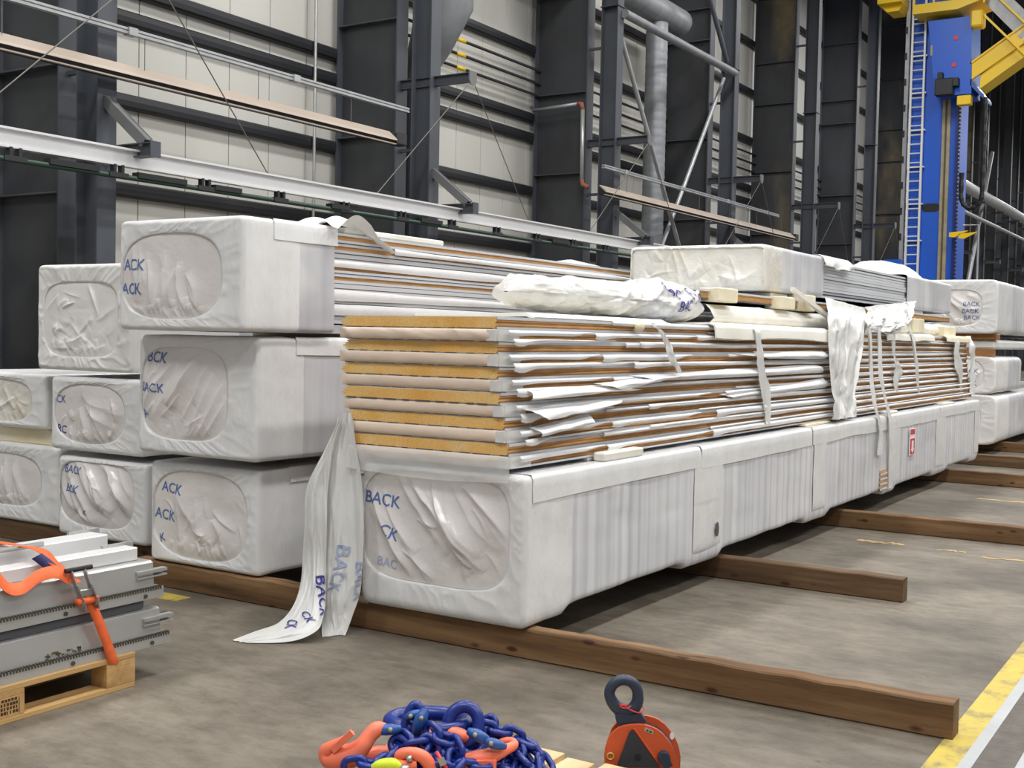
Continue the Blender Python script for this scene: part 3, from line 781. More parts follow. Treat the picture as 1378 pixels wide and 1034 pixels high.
def band(t, x0, x1, ya, yb, z0, z1, e=.006, mat='wrap', name='wrap_band', n_out=16, seed=1):
    a, b = (x1-x0)/2+e, (z1-z0)/2+e; r = contour(a, b, n_out); cx, cz = (x0+x1)/2, (z0+z1)/2
    G = []
    for i in range(7):
        y = ya+(yb-ya)*i/6; rr = r+.003*fbm(PHI*3, y*7+0*PHI, seed)
        G.append(arr(cx+rr*CP, y+.012*fbm(PHI*2, i+0*PHI, seed+1), cz+rr*SP))
    A = np.array(G); b_ = B(); b_.add(A.reshape(-1, 3), [(i*NA+k, (i+1)*NA+k, (i+1)*NA+(k+1) % NA, i*NA+(k+1) % NA) for i in range(6) for k in range(NA)])
    return b_.build(name, mat, t, True, fix=False)
def edge_strip(t, x1, ya, yb, z1, drop, over=.12, e=.004, mat='wrap', seed=1):
    n = max(8, int((yb-ya)/.12)); G = []
    for i in range(n+1):
        y = ya+(yb-ya)*i/n; d = drop*(1+.10*float(fbm(y*1.3, seed, seed)))
        j = .004*float(fbm(y*5, 3, seed))
        G.append([(x1-over, y, z1+e*.6), (x1-.03, y, z1+e+j), (x1-.006, y, z1+e*.3), (x1+e+j, y, z1-.02), (x1+e+j, y, z1-d*.5), (x1+e+.002, y, z1-d)])
    b = B().grid(G); return b.build('edge_protector', mat, t, True)

F, _ = bundle('large white wrapped bundle at the front with long striped side, under the open panel stack', -3.80, -2.82, 4.62, 15.0, .19, .862, (-.975, .80, -.70, .93), 'diag', 11,
    texts=(('BACK', -.97, .40, .085, -.08), ('CK', -.74, -.04, .08, -.3), ('BAC', -.80, -.52, .065, -.12, 'ink_faint')),
    feet=((4.60, 5.07), (6.35, 7.02), (8.55, 9.22), (10.72, 11.22), (12.6, 13.4), (14.45, 15.0)), stripe_from=.42, nO=4.2)
for (ya, yb) in ((6.52, 6.95), (8.75, 9.05), (10.95, 11.3), (12.75, 13.15), (14.72, 14.98)): band(F, -3.80, -2.82, ya, yb, .19, .862, .005, seed=int(ya*3))
for (ya, yb, d) in ((4.66, 6.6, .125), (6.62, 8.7, .13), (8.72, 10.9, .125), (10.95, 12.9, .13), (12.92, 14.95, .12)): edge_strip(F, -2.82, ya, yb, .862, d, seed=int(ya*5))
b = B().box(-2.812, -2.806, 11.62, 11.83, .44, .70); lb = b.build('warning_label', 'white_print', F); lb['label'] = 'red and white handling label'
B().box(-2.807, -2.804, 11.64, 11.81, .45, .60).build('label_print', 'red_print', lb)
B().box(-2.807, -2.804, 11.64, 11.81, .64, .69).build('label_print', 'red_print', lb)
b = B(); b.prism([(11.69, .58), (11.76, .58), (11.76, .50), (11.79, .50), (11.725, .46), (11.66, .50), (11.69, .50)], 'x', -2.8045, -2.8025); b.build('label_arrow', 'white_print', lb)
# torn corner with exposed layers and puckers near the bands
b = B()
hole = [(6.86+.020*math.cos(q*math.pi/7)*(1+.2*math.sin(q*3)), .335+.045*math.sin(q*math.pi/7)) for q in range(14)]
B().prism(hole, 'x', -2.80, -2.8115+.004).build('tear_hole', 'dark_gap', F)
for i in range(4): B().box(-2.83, -2.806, 10.62, 10.86, .20+i*.045, .212+i*.045).build('exposed_sheet', 'steel_sheet', F)
B().box(-2.835, -2.81, 10.62, 10.86, .20, .38).build('exposed_core', 'foam_far', F)

# ---- panels inside opened bundles
def bare_panels(t, x0, x1, y0, y1, z0, z1, n, foam, seed, pattern=None):
    rs = random.Random(seed); lh = (z1-z0)/n
    B().box(x0+.05, x1-.05, y0+.02, y1-.02, z0, z1-.01).build('dark_filler', 'dark_gap', t)  # dark filler box added inside so gaps between panels look shaded
    for i in range(n):
        za = z0+i*lh; zb = za+lh-.004; dx = rs.uniform(-.012, .008); k = (pattern[i % len(pattern)] if pattern else .4)
        p = B(); p.box(x0, x1+dx, y0, y1, za, za+(zb-za)*(1-k)*.5); p.box(x0, x1+dx, y0, y1, zb-(zb-za)*(1-k)*.5, zb)
        po = p.build('panel', 'steel_sheet', t)
        if k > 0:
            B().box(x0+.02, x1+dx-.012, y0+.01, y1-.01, za+(zb-za)*(1-k)*.5, zb-(zb-za)*(1-k)*.5).build('foam_edge', foam, po)
def strip(t, name, ys, zt, zb, xo, mat='paper', nz=5, bul=.01):
    G = []
    for i, y in enumerate(ys):
        G.append([(xo[i]+bul*math.sin(math.pi*q/nz)+(.0 if q < nz else .004), y, zt[i]+(zb[i]-zt[i])*q/nz) for q in range(nz+1)])
    return B().grid(G).build(name, mat, t, True, fix=False)

# ---- left-hand stacks
L1b, _ = bundle('white wrapped bundle at the bottom of the stack left of the open panels', -5.50, -4.62, 4.74, 14.5, .145, .735, (-.95, .78, -.86, .86), 'soft', 21,
    texts=(('ACK', -.80, .42, .085, -.1), ('ACK', -.93, -.12, .085, -.1), ('K', -.82, -.62, .07, .3)), feet=((7, 7.6),), mats=('wrap', 'haze'), stripe_from=.6, nO=2.9)
L1m, _ = bundle('white wrapped bundle in the middle of the stack left of the open panels', -5.52, -4.56, 4.66, 14.5, .79, 1.475, (-.95, .50, -.74, .80), 'anti', 31,
    texts=(('BCK', -.86, .55, .09, -.05), ('BACK', -.93, .05, .075, -.05), ('A', -.88, -.42, .07, .5)), feet=((7.0, 7.6), (10, 10.6)), mats=('wrap', 'haze'), stripe_from=.35, nO=3.4)
L1t, _ = bundle('white wrapped bundle on top of the stack left of the open panels, side panels bared', -5.50, -4.52, 4.5, 14.5, 1.50, 2.115, (-.95, .66, -.80, .74), 'tent', 41,
    texts=(('ACK', -.93, .10, .09, -.03), ('ACK', -.97, -.34, .09, -.02)), wrap_to=5.22, mats=('wrap', 'haze'), stripe_from=.42, nO=2.8)
bare_panels(L1t, -5.46, -4.55, 5.0, 14.4, 1.56, 2.09, 9, 'foam_side', 5, (.0, .34, .0, .10, .40, .46, .1, .44, .46))
edge_strip(L1m, -4.56, 4.95, 14.3, 1.475, .10, .2, seed=13); edge_strip(L1b, -4.62, 4.98, 14.3, .735, .085, .2, seed=14)
edge_strip(L1t, -4.52, 4.72, 5.24, 2.115, .11, .3, seed=3)
rs = random.Random(4)
for (zc, ya, yb, hh) in ((1.93, 5.2, 10.5, .045), (1.75, 5.2, 12, .05), (1.665, 5.2, 12.5, .05), (2.03, 5.8, 12, .035)):
    ys = np.linspace(ya, yb, 70); w = fbm(ys*.8, 1+0*ys, int(zc*100))
    strip(L1t, 'loose_film', ys, zc+.02*w, zc-hh*(1+.5*w), -4.545+.012*np.abs(fbm(ys*1.5, 0*ys, 9)), 'paper', 4, .008)
L2b, _ = bundle('white wrapped bundle at the bottom of the second stack from the left, film sagging diagonally', -6.70, -5.84, 5.0, 13, .142, .66, (-.97, .72, -.72, .97), 'diag', 51,
    texts=(('BACK', -.86, .60, .075, -.06), ('BCK', -.80, .12, .075, -.06), ('K', -.35, -.40, .05, -.3)), mats=('wrap', 'haze'), nO=3.2)
L2m, _ = bundle('white wrapped bundle in the middle of the second stack, round film window', -6.78, -5.88, 5.0, 13, .70, 1.185, (-.92, .62, -.78, .82), 'soft', 61,
    texts=(('CK', -.90, .28, .07, 0), ('RC', -.88, -.52, .075, -.1, 'ink_dark')), mats=('wrap', 'haze'), nO=2.6)
L2t, _ = bundle('dull white wrapped bundle topping the second stack, gathered film with rough border', -6.93, -5.98, 5.0, 13, 1.225, 1.92, (-.86, .70, -.74, .66), 'crumple', 71,
    mats=('end_film_old', 'haze'), film='end_film_old', nO=4.0, wrinkle=2.2)
L3b, _ = bundle('white wrapped bundle at the bottom of the stack cut by the left edge', -7.95, -6.84, 5.12, 13, .145, .69, (-.9, .62, -.62, .72), 'tent', 81, mats=('wrap', 'haze'), nO=3.0)
L3t, _ = bundle('low crumpled wrapped bundle topping the stack cut by the left edge', -7.95, -6.97, 5.1, 13, .80, 1.185, (-.92, .66, -.80, .75), 'crumple', 91, mats=('wrap', 'haze'), nO=3.0, film='yellowed')
def block(name, x0, x1, y0, y1, z0, z1, mat, label, cat, group=None, bev=.008):
    o = B().box(x0, x1, y0, y1, z0, z1, bev=min(bev, (z1-z0)*.3)).build(name, mat, None, base=((x0+x1)/2, (y0+y1)/2, z0))
    return tag(o, label, cat, group)
block('foam_spacer', -7.9, -6.90, 5.16, 5.5, .69, .80, 'foam_block', 'cream foam spacer between the two bundles at the left edge', 'spacer')
block('foam_spacer', -5.45, -4.60, 5.5, 5.7, 1.475, 1.501, 'foam_block', 'cream foam spacer under the topmost left bundle', 'spacer')
block('foam_spacer', -5.45, -4.60, 5.5, 5.7, .735, .791, 'foam_block', 'cream foam spacer under the middle left bundle', 'spacer')
# film tail and foam strip on top of the upper left bundle
G = []
for i in range(30):
    s = i/29; y = 5.15+.62*s; zc = 2.12+.055*math.sin(math.pi*min(1, s*1.5))-(.12*max(0, s-.55)/.45)
    w = .16*(1-s)+.02; xx = -4.62+.10*s
    G.append([(xx-w+2*w*q/8, y, zc+.025*math.sin(q*1.4+s*9)*(1-s)) for q in range(9)])
o = B().grid(G).build('film_tail', 'sheet', None, True, base=(-4.6, 5.2, 2.12)); tag(o, 'twisted film tail on the topmost left bundle', 'film scrap')
block('foam_strip', -4.95, -4.56, 5.35, 6.35, 2.09, 2.125, 'foam_sheet', 'cream foam strip lying on the topmost left bundle', 'foam strip')
o = B(); o.add([(-4.6, 8.1, 2.09), (-4.56, 8.55, 2.092), (-4.85, 8.5, 2.15), (-4.9, 8.15, 2.10), (-4.7, 8.3, 2.135)], [(0, 1, 4), (1, 2, 4), (2, 3, 4), (3, 0, 4)])
tag(o.build('film_scrap', 'sheet', None), 'small white film scrap far along the topmost left bundle', 'film scrap')

# ================================================================== OPEN PANEL STACK
NP = 12; ZB, ZT = .887, 1.597; LH = (ZT-ZB)/NP; YA, YB = 4.62, 15.05
names = ['top', 'second', 'third', 'fourth', 'fifth', 'sixth', 'seventh', 'eighth', 'ninth', 'tenth', 'eleventh', 'bottom']
rs = random.Random(12)
PX0 = [-3.945+.03*i/11+rs.uniform(-.008, .008) for i in range(NP)]; PX1 = [-3.0+.085*(i/11)**2+rs.uniform(-.004, .004) for i in range(NP)]
for i in range(NP):
    zt = ZT-i*LH; zb = zt-LH; s = i/(NP-1)
    x0, x1 = PX0[i], PX1[i]; xm = max(PX1[max(0, i-1):i+2])+(.003 if i % 2 == 0 else .013); ya = YA+rs.uniform(-.008, .008)
    bare = i % 2 == 0
    lab = (f'{names[i]} panel of the open stack, yellow foam end bare' if bare else f'{names[i]} panel of the open stack, beige paper over its end')
    t = thing('sandwich_panel', ((x0+x1)/2, ya, zb), lab, 'panel', 'panels of the open stack')
    h = zt-zb; m = (zt+zb)/2; g = .004
    prof = [(x0+.045, zt-g), (x0+.018, zt-.010), (x0+.032, zt-.017), (x0+.004, zt-.023), (x0+.016, m+.002), (x0-.012, m-.006), (x0+.014, zb+.017), (x0+.006, zb+.011), (x0+.034, zb+g),
            (x1-.012, zb+g), (x1-.004, m-.010), (x1-.010, m-.002), (x1-.002, m+.006), (x1-.003, zt-.012), (x1-.004, zt-g)]
    n = len(prof); fb = B()
    fb.add([(p[0], ya, p[1]) for p in prof]+[(p[0], YB, p[1]) for p in prof],
           [tuple(range(n)), tuple(range(2*n-1, n-1, -1))])
    fb.add([(p[0], ya, p[1]) for p in prof]+[(p[0], YB, p[1]) for p in prof], [(q, q+n, (q+1) % n+n, (q+1) % n) for q in range(n)], 1)
    fb.build('foam_core', ['foam_end', 'foam_side'], t)
    # steel faces, ragged at the cut end, right lip folded
    for nm, z in (('top_sheet', zt-g), ('bottom_sheet', zb)):
        P = []; yy = ya-.001
        sh = B(); sh.box(x0+.02, x1-.0, yy+.004, YB, z, z+.0035)
        lip = .011 if nm == 'top_sheet' else .010
        za_, zb_ = (z-lip, z+.0035) if nm == 'top_sheet' else (z, z+lip)
        sh.box(x1-.003, x1+.001, yy+.004, YB, za_, zb_)
        sh.build(nm, ['steel_sheet'], t)
    rag = B(); x = x0+.03
    while x < x1-.05:
        l = rs.uniform(.03, .11); rag.box(x, x+l, ya-.0015, ya+.004, zb+.0003, zb+.0045); x += l+rs.uniform(.015, .06)
    rag.build('cut_edge', 'dark_gap', t)['kind'] = 'stuff'
    sd = 100+i*7
    if not bare:
        nu, nv = 70, 12; G = []
        for q in range(nv+1):
            w = q/nv; row = []
            for r in range(nu+1):
                u = r/nu; X = x0-.006+(x1-x0+.012)*u; Z = zb+.003+(h-.004)*w
                e = min(1, u*18, (1-u)*18); d = .012*math.sin(math.pi*w)**.5*e
                d += .006*float(fbm(X*6+Z*(22 if i == 1 else 3), Z*9, sd))+(.010*float(ridge((X*6+Z*7), Z*.5, sd, 2)) if i == 1 else 0)
                row.append((X, ya-.003-d, Z))
            G.append(row)
        B().grid(G).build('end_paper', 'beige', t, True)
        # translucent film corner wrapping onto the side
        G = []
        for q in range(9):
            w = q/8; row = []
            for r in range(13):
                u = r/12; an = u
                X = x1-.05+.058*min(1, u*2.2); Y = ya-.016+.20*max(0, u-.4)/.6
                Z = zb+.004+(h-.008)*w+.012*(u-.4)*(w-.5)*(u > .4)
                row.append((X+.003*float(fbm(w*3, u*3, sd)), Y, Z))
            G.append(row)
        B().grid(G).build('film_corner', 'sheet', t, True)
    # torn protective film along the right side
    def side_run(y0, y1, top, drop, pts=0., seedk=0, flare=.0, tearend=True):
        n = max(10, int((y1-y0)/.05)); ys = np.linspace(y0, y1, n); k = np.arange(n)/(n-1)
        w = fbm(ys*.55, seedk+0*ys, sd+seedk, 3)
        d = drop*(1+1.0*w)*np.clip(1.12-.055*(ys-4.6), .55, 1.1)
        d = np.clip(d, .006, .06)
        if pts: d = d+pts*np.exp(-((ys-y0-.08)/.10)**2)
        if tearend: d = d*np.clip((1-k)*n*.25, .35, 1)
        zt_ = top+.005*fbm(ys*.8, 1+0*ys, sd+3)
        xo = xm+flare*np.exp(-k*4)+.010*np.abs(fbm(ys*1.1, 2+0*ys, sd+seedk))
        return strip(t, 'loose_film', ys, zt_, zt_-d, xo, 'paper', 5, .010)
    if bare:
        y = ya+.9+rs.uniform(0, .5)
        side_run(y, YB-.2, zt+.004, .020, 0, 1)
        y = 7.0+rs.uniform(-.5, 1)
        side_run(y, 14.5, zb+.018, .016, 0, 2)
    else:
        y = ya+.05; cut = ya+rs.uniform(.75, 1.1)
        side_run(y, cut, zt-.002, .022, .006, 3, .012)
        side_run(cut+.012, cut+rs.uniform(1.0, 1.8), zt-.004, .020, .012, 4, .010)
        side_run(cut+rs.uniform(1.2, 1.8), YB-.1, zt, .026, .008, 5, .01)
        if i < 11: side_run(y+.03, ya+rs.uniform(.9, 1.5), zb+.016, .020, .024, 6, .020)
        if i < 11: side_run(ya+rs.uniform(1.3, 1.7), YB-.15, zb+.012, .022, .012, 7, .008)
# large torn flaps that stand off the near side
def flap(pts, label, mat='paper', bow=.03, seed=0):
    """pts: 4 corners (top-left, top-right, bottom-right, bottom-left)"""
    a, b_, c, d = [np.array(p) for p in pts]; G = []
    for i in range(17):
        u = i/16; row = []
        for q in range(9):
            w = q/8; p = (a*(1-u)+b_*u)*(1-w)+(d*(1-u)+c*u)*w
            p = p+np.array([bow*math.sin(math.pi*w)+.014*float(fbm(u*4, w*3, seed)), 0, .008*float(fbm(u*5, w*2, seed+2))])
            row.append(p)
        G.append(row)
    o = B().grid(G).build('torn_film_flap', mat, None, True, base=tuple(a)); return tag(o, label, 'film flap', 'torn film flaps on the open stack')
flap([(-2.955, 4.80, 1.250), (-2.955, 5.55, 1.255), (-2.90, 5.95, 1.225), (-2.89, 4.74, 1.205)], 'broad torn film flap hanging off the seventh panel near the foam ends', seed=3)
flap([(-2.94, 5.45, 1.268), (-2.95, 6.6, 1.305), (-2.93, 6.45, 1.280), (-2.90, 5.7, 1.225)], 'curled film strip rising along the upper middle of the stack side', seed=4)
flap([(-2.93, 4.72, 1.165), (-2.93, 5.75, 1.180), (-2.87, 5.55, 1.150), (-2.86, 4.86, 1.105)], 'pointed film flap drooping below the broad torn flap', seed=5)
flap([(-2.92, 4.78, 1.075), (-2.92, 5.35, 1.115), (-2.86, 5.30, 1.065), (-2.86, 4.80, 1.030)], 'lowest pointed film flap near the bottom foam end', seed=6)
flap([(-2.965, 5.9, 1.30), (-2.965, 9.2, 1.335), (-2.94, 9.3, 1.268), (-2.945, 6.3, 1.262)], 'wide billowing film sheet bulging from the middle of the stack side', bow=.035, seed=7)
flap([(-2.965, 7.4, 1.42), (-2.965, 9.35, 1.445), (-2.94, 9.35, 1.375), (-2.945, 8.1, 1.385)], 'upper billowing film sheet next to the draped curtain', bow=.03, seed=8)
flap([(-2.96, 7.2, 1.16), (-2.96, 9.35, 1.22), (-2.93, 9.35, 1.15), (-2.94, 7.4, 1.125)], 'lower billowing film sheet left of the draped curtain', bow=.03, seed=9)
# veil of film joining the stack end to the bundle below
G = []
for q in range(15):
    w = q/14; row = []
    for r in range(61):
        u = r/60; X = -3.87+u*.97+.0*w; Z = .945-.115*w
        Y = 4.584-.004*w+.008*float(fbm(X*8, Z*12, 77))
        row.append((X+(.02*(w)*(1 if u > .5 else -1))*0, Y, Z-.02*math.sin(u*3.1)*w))
    G.append(row)
o = B().grid(G).build('film_veil', 'veil', None, True, base=(-3.4, 4.59, .8)); tag(o, 'milky film veil across the foot of the open panel ends', 'film')
# spacers between bundle and stack
block('foam_spacer', -3.9, -2.92, 5.38, 5.88, .866, .887, 'foam_sheet', 'white foam spacer poking out under the near part of the open stack', 'spacer')
block('foam_block', -2.905, -2.835, 5.40, 5.86, .866, .912, 'foam_sheet', 'white foam block with brown specks on the ledge under the open stack', 'foam block')
block('foam_spacer', -3.9, -2.88, 8.75, 9.35, .866, .887, 'foam_block', 'cream foam spacer poking out below the draped film curtain', 'spacer')
block('foam_spacer', -3.9, -2.86, 11.0, 11.35, .866, .887, 'foam_sheet', 'white foam spacer under the far half of the open stack', 'spacer')
block('foam_spacer', -3.9, -2.84, 13.2, 13.7, .866, .887, 'foam_sheet', 'white foam spacer under the far end of the open stack', 'spacer')

# ================================================================== ON TOP OF THE OPEN STACK
def soft_sheet(name, x0, x1, y0, y1, z, drop, mat, label, cat, seed, th=.012, slack=.012, ragged=.03):
    """foam or film sheet lying on the stack and folded down over its right edge"""
    G = []; n = max(10, int((y1-y0)/.07))
    for i in range(n+1):
        y = y0+(y1-y0)*i/n; d = drop*(1+.25*float(fbm(y*2, 1, seed))); xi = x0+ragged*float(fbm(y*3, 2, seed))
        w = slack*float(fbm(y*2.4, 3, seed)); e = x1+.3*abs(w)
        G.append([(xi, y, z), ((xi+x1)/2, y, z+.5*abs(w)), (x1-.03, y, z+.006), (x1, y, z-.004), (e+.006, y, z-.3*d), (e+.012, y+ragged*.3*float(fbm(y*4, 4, seed)), z-d)])
    A = np.array(G); T_ = A.copy(); T_[..., 2] += th; T_[:, 3:, 0] += th*.7; T_[:, 3:, 2] -= th*.6
    b = B(); b.grid(T_); b.grid(A[:, ::-1])
    for edge_a, edge_b in ((A[:, -1], T_[:, -1]), (A[:, 0], T_[:, 0]), (A[0], T_[0]), (A[-1], T_[-1])): b.grid(np.stack([edge_a, edge_b]))
    o = b.build(name, mat, None, True, base=(x0, y0, z)); return tag(o, label, cat)
soft_sheet('foam_sheet', -3.75, -3.04, 4.98, 6.55, 1.599, .004, 'foam_sheet', 'white foam sheet lying under the crumpled film bundle', 'foam sheet', 3, .02)
soft_sheet('foam_sheet', -3.6, -2.955, 7.08, 9.45, 1.603, .085, 'foam_sheet', 'wide white foam sheet folded over the stack edge left of the curtain', 'foam sheet', 4, .014)
soft_sheet('foam_sheet', -3.5, -2.955, 11.2, 13.1, 1.603, .06, 'foam_sheet', 'white foam sheet folded over the stack edge right of the curtain', 'foam sheet', 5, .012)
soft_sheet('foam_sheet', -3.5, -2.955, 13.7, 14.95, 1.603, .055, 'foam_block', 'cream foam sheet folded over the far end of the stack edge', 'foam sheet', 6, .012)
# crumpled sleeve of film
YS = np.array([5.26, 5.30, 5.40, 5.60, 6.0, 6.4, 6.7, 6.95, 7.15, 7.30, 7.42, 7.48]); RS_ = np.array([.02, .45, .66, .74, .78, .84, .95, 1.06, 1.10, 1.06, .8, .05])
def sleeve(y, th):
    k = np.interp(y, YS, RS_)
    hz = .120*k*(1+.10*fbm(y*3, th*1.2, 31)+.10*(ridge(th*2.2+y*3, y*4.5, 33, 2)-.4)+np.where(y > 6.75, .16*(ridge(y*9, th*1.2, 35, 2)-.4), 0))
    wx = .20*k**.7*(1+.08*fbm(y*4, th*1.5+3, 36)+.05*(ridge(th*3+y*2, y*7, 37, 2)-.4))
    cz_ = creases(np.asarray(y, float), (np.mod(th+1.6, 2*np.pi))*.17, 110, 91, (.12, .55), (.012, .035), (-.6, .9), .3, (5.3, 7.45, 0, 1.0))
    cz_ = cz_+np.where(np.asarray(y) > 6.75, 1, 0)*creases(np.asarray(y, float), (np.mod(th+1.6, 2*np.pi))*.17, 26, 92, (.2, .5), (.012, .03), (1.2, 1.9), .3, (6.8, 7.45, 0, .8))
    hz = hz+.020*cz_; wx = wx+.020*cz_
    X = -3.37+wx*np.cos(th); Z = 1.742+hz*np.sin(th)
    return X, np.maximum(Z, 1.622)
tt = thing('film_bundle', (-3.37, 6.4, 1.62), 'crumpled sleeve of translucent film printed BACK lying on the open stack', 'film bundle')
ys = np.linspace(5.26, 7.48, 260); th = np.linspace(0, 2*np.pi, 121)
YY, TH = np.meshgrid(ys, th, indexing='ij'); X, Z = sleeve(YY, TH)
B().grid(arr(X, YY+.03*np.sin(TH*2)*(YY > 6.9), Z)).build('film_sleeve', 'sleeve', tt, True, fix=True)
for st, yy, t0, size, ro in (('BAC', 6.98, -.42, .105, .08), ('BAC', 6.83, .62, .085, -.45), ('AC', 7.12, .75, .085, -.9), ('AC', 7.30, .5, .085, -1.2)):
    v, f = text_geo(st, size); c, s = math.cos(ro), math.sin(ro)
    yv = yy+v[:, 0]*c-v[:, 1]*s; tv = t0+(v[:, 0]*s+v[:, 1]*c)/.15
    X, Z = sleeve(yv, tv); b = B(); b.add(arr(X+.005*np.cos(tv)+.003, yv+.03*np.sin(tv*2)*(yv > 6.9), Z+.005*np.sin(tv)), f); b.build('lettering', 'ink_dark', tt, fix=False)
tag(B().tube([(-2.985, 6.02, 1.575), (-2.955, 6.03, 1.573), (-2.94, 6.03, 1.572)], [.028, .030, .018], 12).build('foam_plug', 'foam_block', None, True, base=(-2.985, 6.02, 1.575)), 'small round foam plug on the edge below the film sleeve', 'foam plug')
# loose panel and wrapped panel between stack and upper bundle
t = thing('foam_wrapped_slab', (-3.7, 7.5, 1.612), 'foam-wrapped flat panel lying between the open stack and the upper bundle', 'panel')
YL = np.linspace(7.55, 15.0, 90)
G = []
for y in YL:
    j = .018*float(fbm(y*2.2, 5, 55)); k = .025*float(ridge(y*1.4, 3, 56, 2))
    G.append([(-4.2, y, 1.615), (-3.25, y, 1.615), (-3.19+j, y, 1.625), (-3.165+j+k, y, 1.66+j*.5), (-3.18+j, y, 1.72), (-3.215+j, y, 1.755+j), (-3.3, y, 1.765), (-4.2, y, 1.765)])
B().grid(G).build('foam_wrap', 'foam_sheet', t, True)
t = thing('loose_panel', (-3.7, 7.4, 1.78), 'single grey-topped panel with brown edge resting on foam blocks', 'panel')
B().box(-4.25, -3.22, 7.35, 15.1, 1.798, 1.842).build('foam_core', 'foam_side', t)
B().box(-4.26, -3.205, 7.34, 15.12, 1.842, 1.856).build('top_sheet', 'steel_sheet', t)
B().box(-4.26, -3.215, 7.34, 15.12, 1.79, 1.798).build('bottom_sheet', 'dark_gap', t)
for nm, (x0, x1, y0, y1, z0, z1) in (('cream foam block beside the film sleeve, above the wide foam sheet', (-3.28, -3.13, 7.6, 7.93, 1.775, 1.872)),
        ('cream foam block left of the leaning batten', (-3.28, -3.14, 8.85, 9.18, 1.765, 1.862)),
        ('cream foam block behind the leaning batten', (-3.30, -3.16, 9.45, 9.75, 1.765, 1.90)),
        ('white foam block right of the draped curtain', (-3.3, -3.12, 12.9, 13.4, 1.64, 1.79)),
        ('cream foam block at the far right of the stack top', (-3.3, -3.1, 14.3, 14.9, 1.62, 1.73))):
    block('foam_block', x0, x1, y0, y1, z0, z1, 'foam_block', nm, 'foam block', 'foam blocks on the open stack')
tag(B().bar((-3.17, 9.18, 1.93), (-3.06, 10.0, 1.68), .035, .035).build('leaning_batten', 'foam_sheet', None, base=(-3.12, 9.6, 1.7)), 'thin white batten leaning beside the draped curtain', 'batten')
block('foam_spacer', -4.3, -3.28, 9.0, 9.4, 1.856, 1.897, 'foam_sheet', 'flat foam spacer under the near end of the upper yellowed bundle', 'spacer')
block('foam_spacer', -4.3, -3.28, 13.6, 14.0, 1.856, 1.897, 'foam_sheet', 'flat foam spacer under the far end of the upper yellowed bundle', 'spacer')
T1, _ = bundle('yellowed film-wrapped bundle on top of the open stack, middle panels bared', -4.40, -3.23, 8.74, 15.2, 1.90, 2.262, (-.985, .975, -.95, .93), 'crumple', 131, wrap_to=10.15,
    mats=('yellowed', 'haze'), film='yellowed', nO=14, wrinkle=1.6, stripe_from=.35, n_out=20)
bare_panels(T1, -4.36, -3.25, 10.0, 15.1, 1.905, 2.235, 6, 'dark_gap', 8, (.30, .05, .05, .07, .05, .25))
band(T1, -4.40, -3.24, 13.05, 15.2, 1.90, 2.262, .006, 'haze', 'far_wrap', 20, 6)
G = []
for i in range(24):
    s = i/23; y = 10.1+.85*s
    G.append([(-3.9+.1*q, y, 2.268+.012*float(fbm(y*5, q*.6, 5))) for q in range(6)]+[(-3.255, y, 2.274), (-3.215, y, 2.24), (-3.20+.02*math.sin(s*9), y, 2.20), (-3.195+.02*math.sin(s*11), y, 2.17-.03*float(fbm(y*4, 1, 6)))])
B().grid(G).build('folded_film', 'sheet', T1, True)
G = []
for i in range(26):
    u = i/25*2-1; row = []
    for q in range(22):
        w = q/21*2-1; r = max(0, 1-(u*u+w*w)); z = 2.262+.20*r**.6*(1+.25*float(fbm(u*3, w*3, 41)))
        row.append((-3.75+.42*w, 13.9+.95*u, z))
    G.append(row)
tag(B().grid(G).build('film_heap', 'sheet', None, True, base=(-3.75, 13.9, 2.262)), 'rounded heap of white film on the far end of the upper bundle', 'film heap')

# ================================================================== HANGING FILM
def drape(name, rows, mat, nu, nv, fold_n, amp, seed, parent=None, out=(0.4, -1, 0), ncr=34, cw=(.012, .05)):
    R_ = np.array(rows, float); k = len(R_); s = np.linspace(0, k-1, nv)
    def cr(A, s):
        i = np.clip(s.astype(int), 0, k-2); f = (s-i)[:, None]
        p0, p1, p2, p3 = A[np.maximum(i-1, 0)], A[i], A[i+1], A[np.minimum(i+2, k-1)]
        return .5*((2*p1)+(-p0+p2)*f+(2*p0-5*p1+4*p2-p3)*f**2+(-p0+3*p1-3*p2+p3)*f**3)
    Lf, Rt = cr(R_[:, 0], s), cr(R_[:, 1], s)
    u = np.linspace(0, 1, nu)[None, :, None]; P = Lf[:, None]*(1-u)+Rt[:, None]*u
    U_, V_ = np.meshgrid(u.ravel(), np.linspace(0, 1, nv))
    h = amp*(np.sin(U_*fold_n*math.pi*2+2*fbm(U_*2, V_*3, seed))*.6+1.2*(ridge(U_*fold_n*1.3+V_*1.2, V_*1.5, seed+1, 2)-.4)+.8*fbm(U_*5, V_*7, seed+2))
    h = h*.6+amp*1.1*creases(U_, V_, ncr, seed+5, (.15, .7), cw, (1.1, 2.0), .3)+amp*.6*creases(U_, V_, 30, seed+6, (.05, .2), (.008, .02), (0, 6.28), .4)
    o = np.array(out)/np.linalg.norm(out)
    P = P+h[..., None]*o; P[..., 2] = np.maximum(P[..., 2], .003)
    return P
def put(P, name, mat, parent=None):
    return B().grid(P).build(name, mat, parent, True, fix=False)
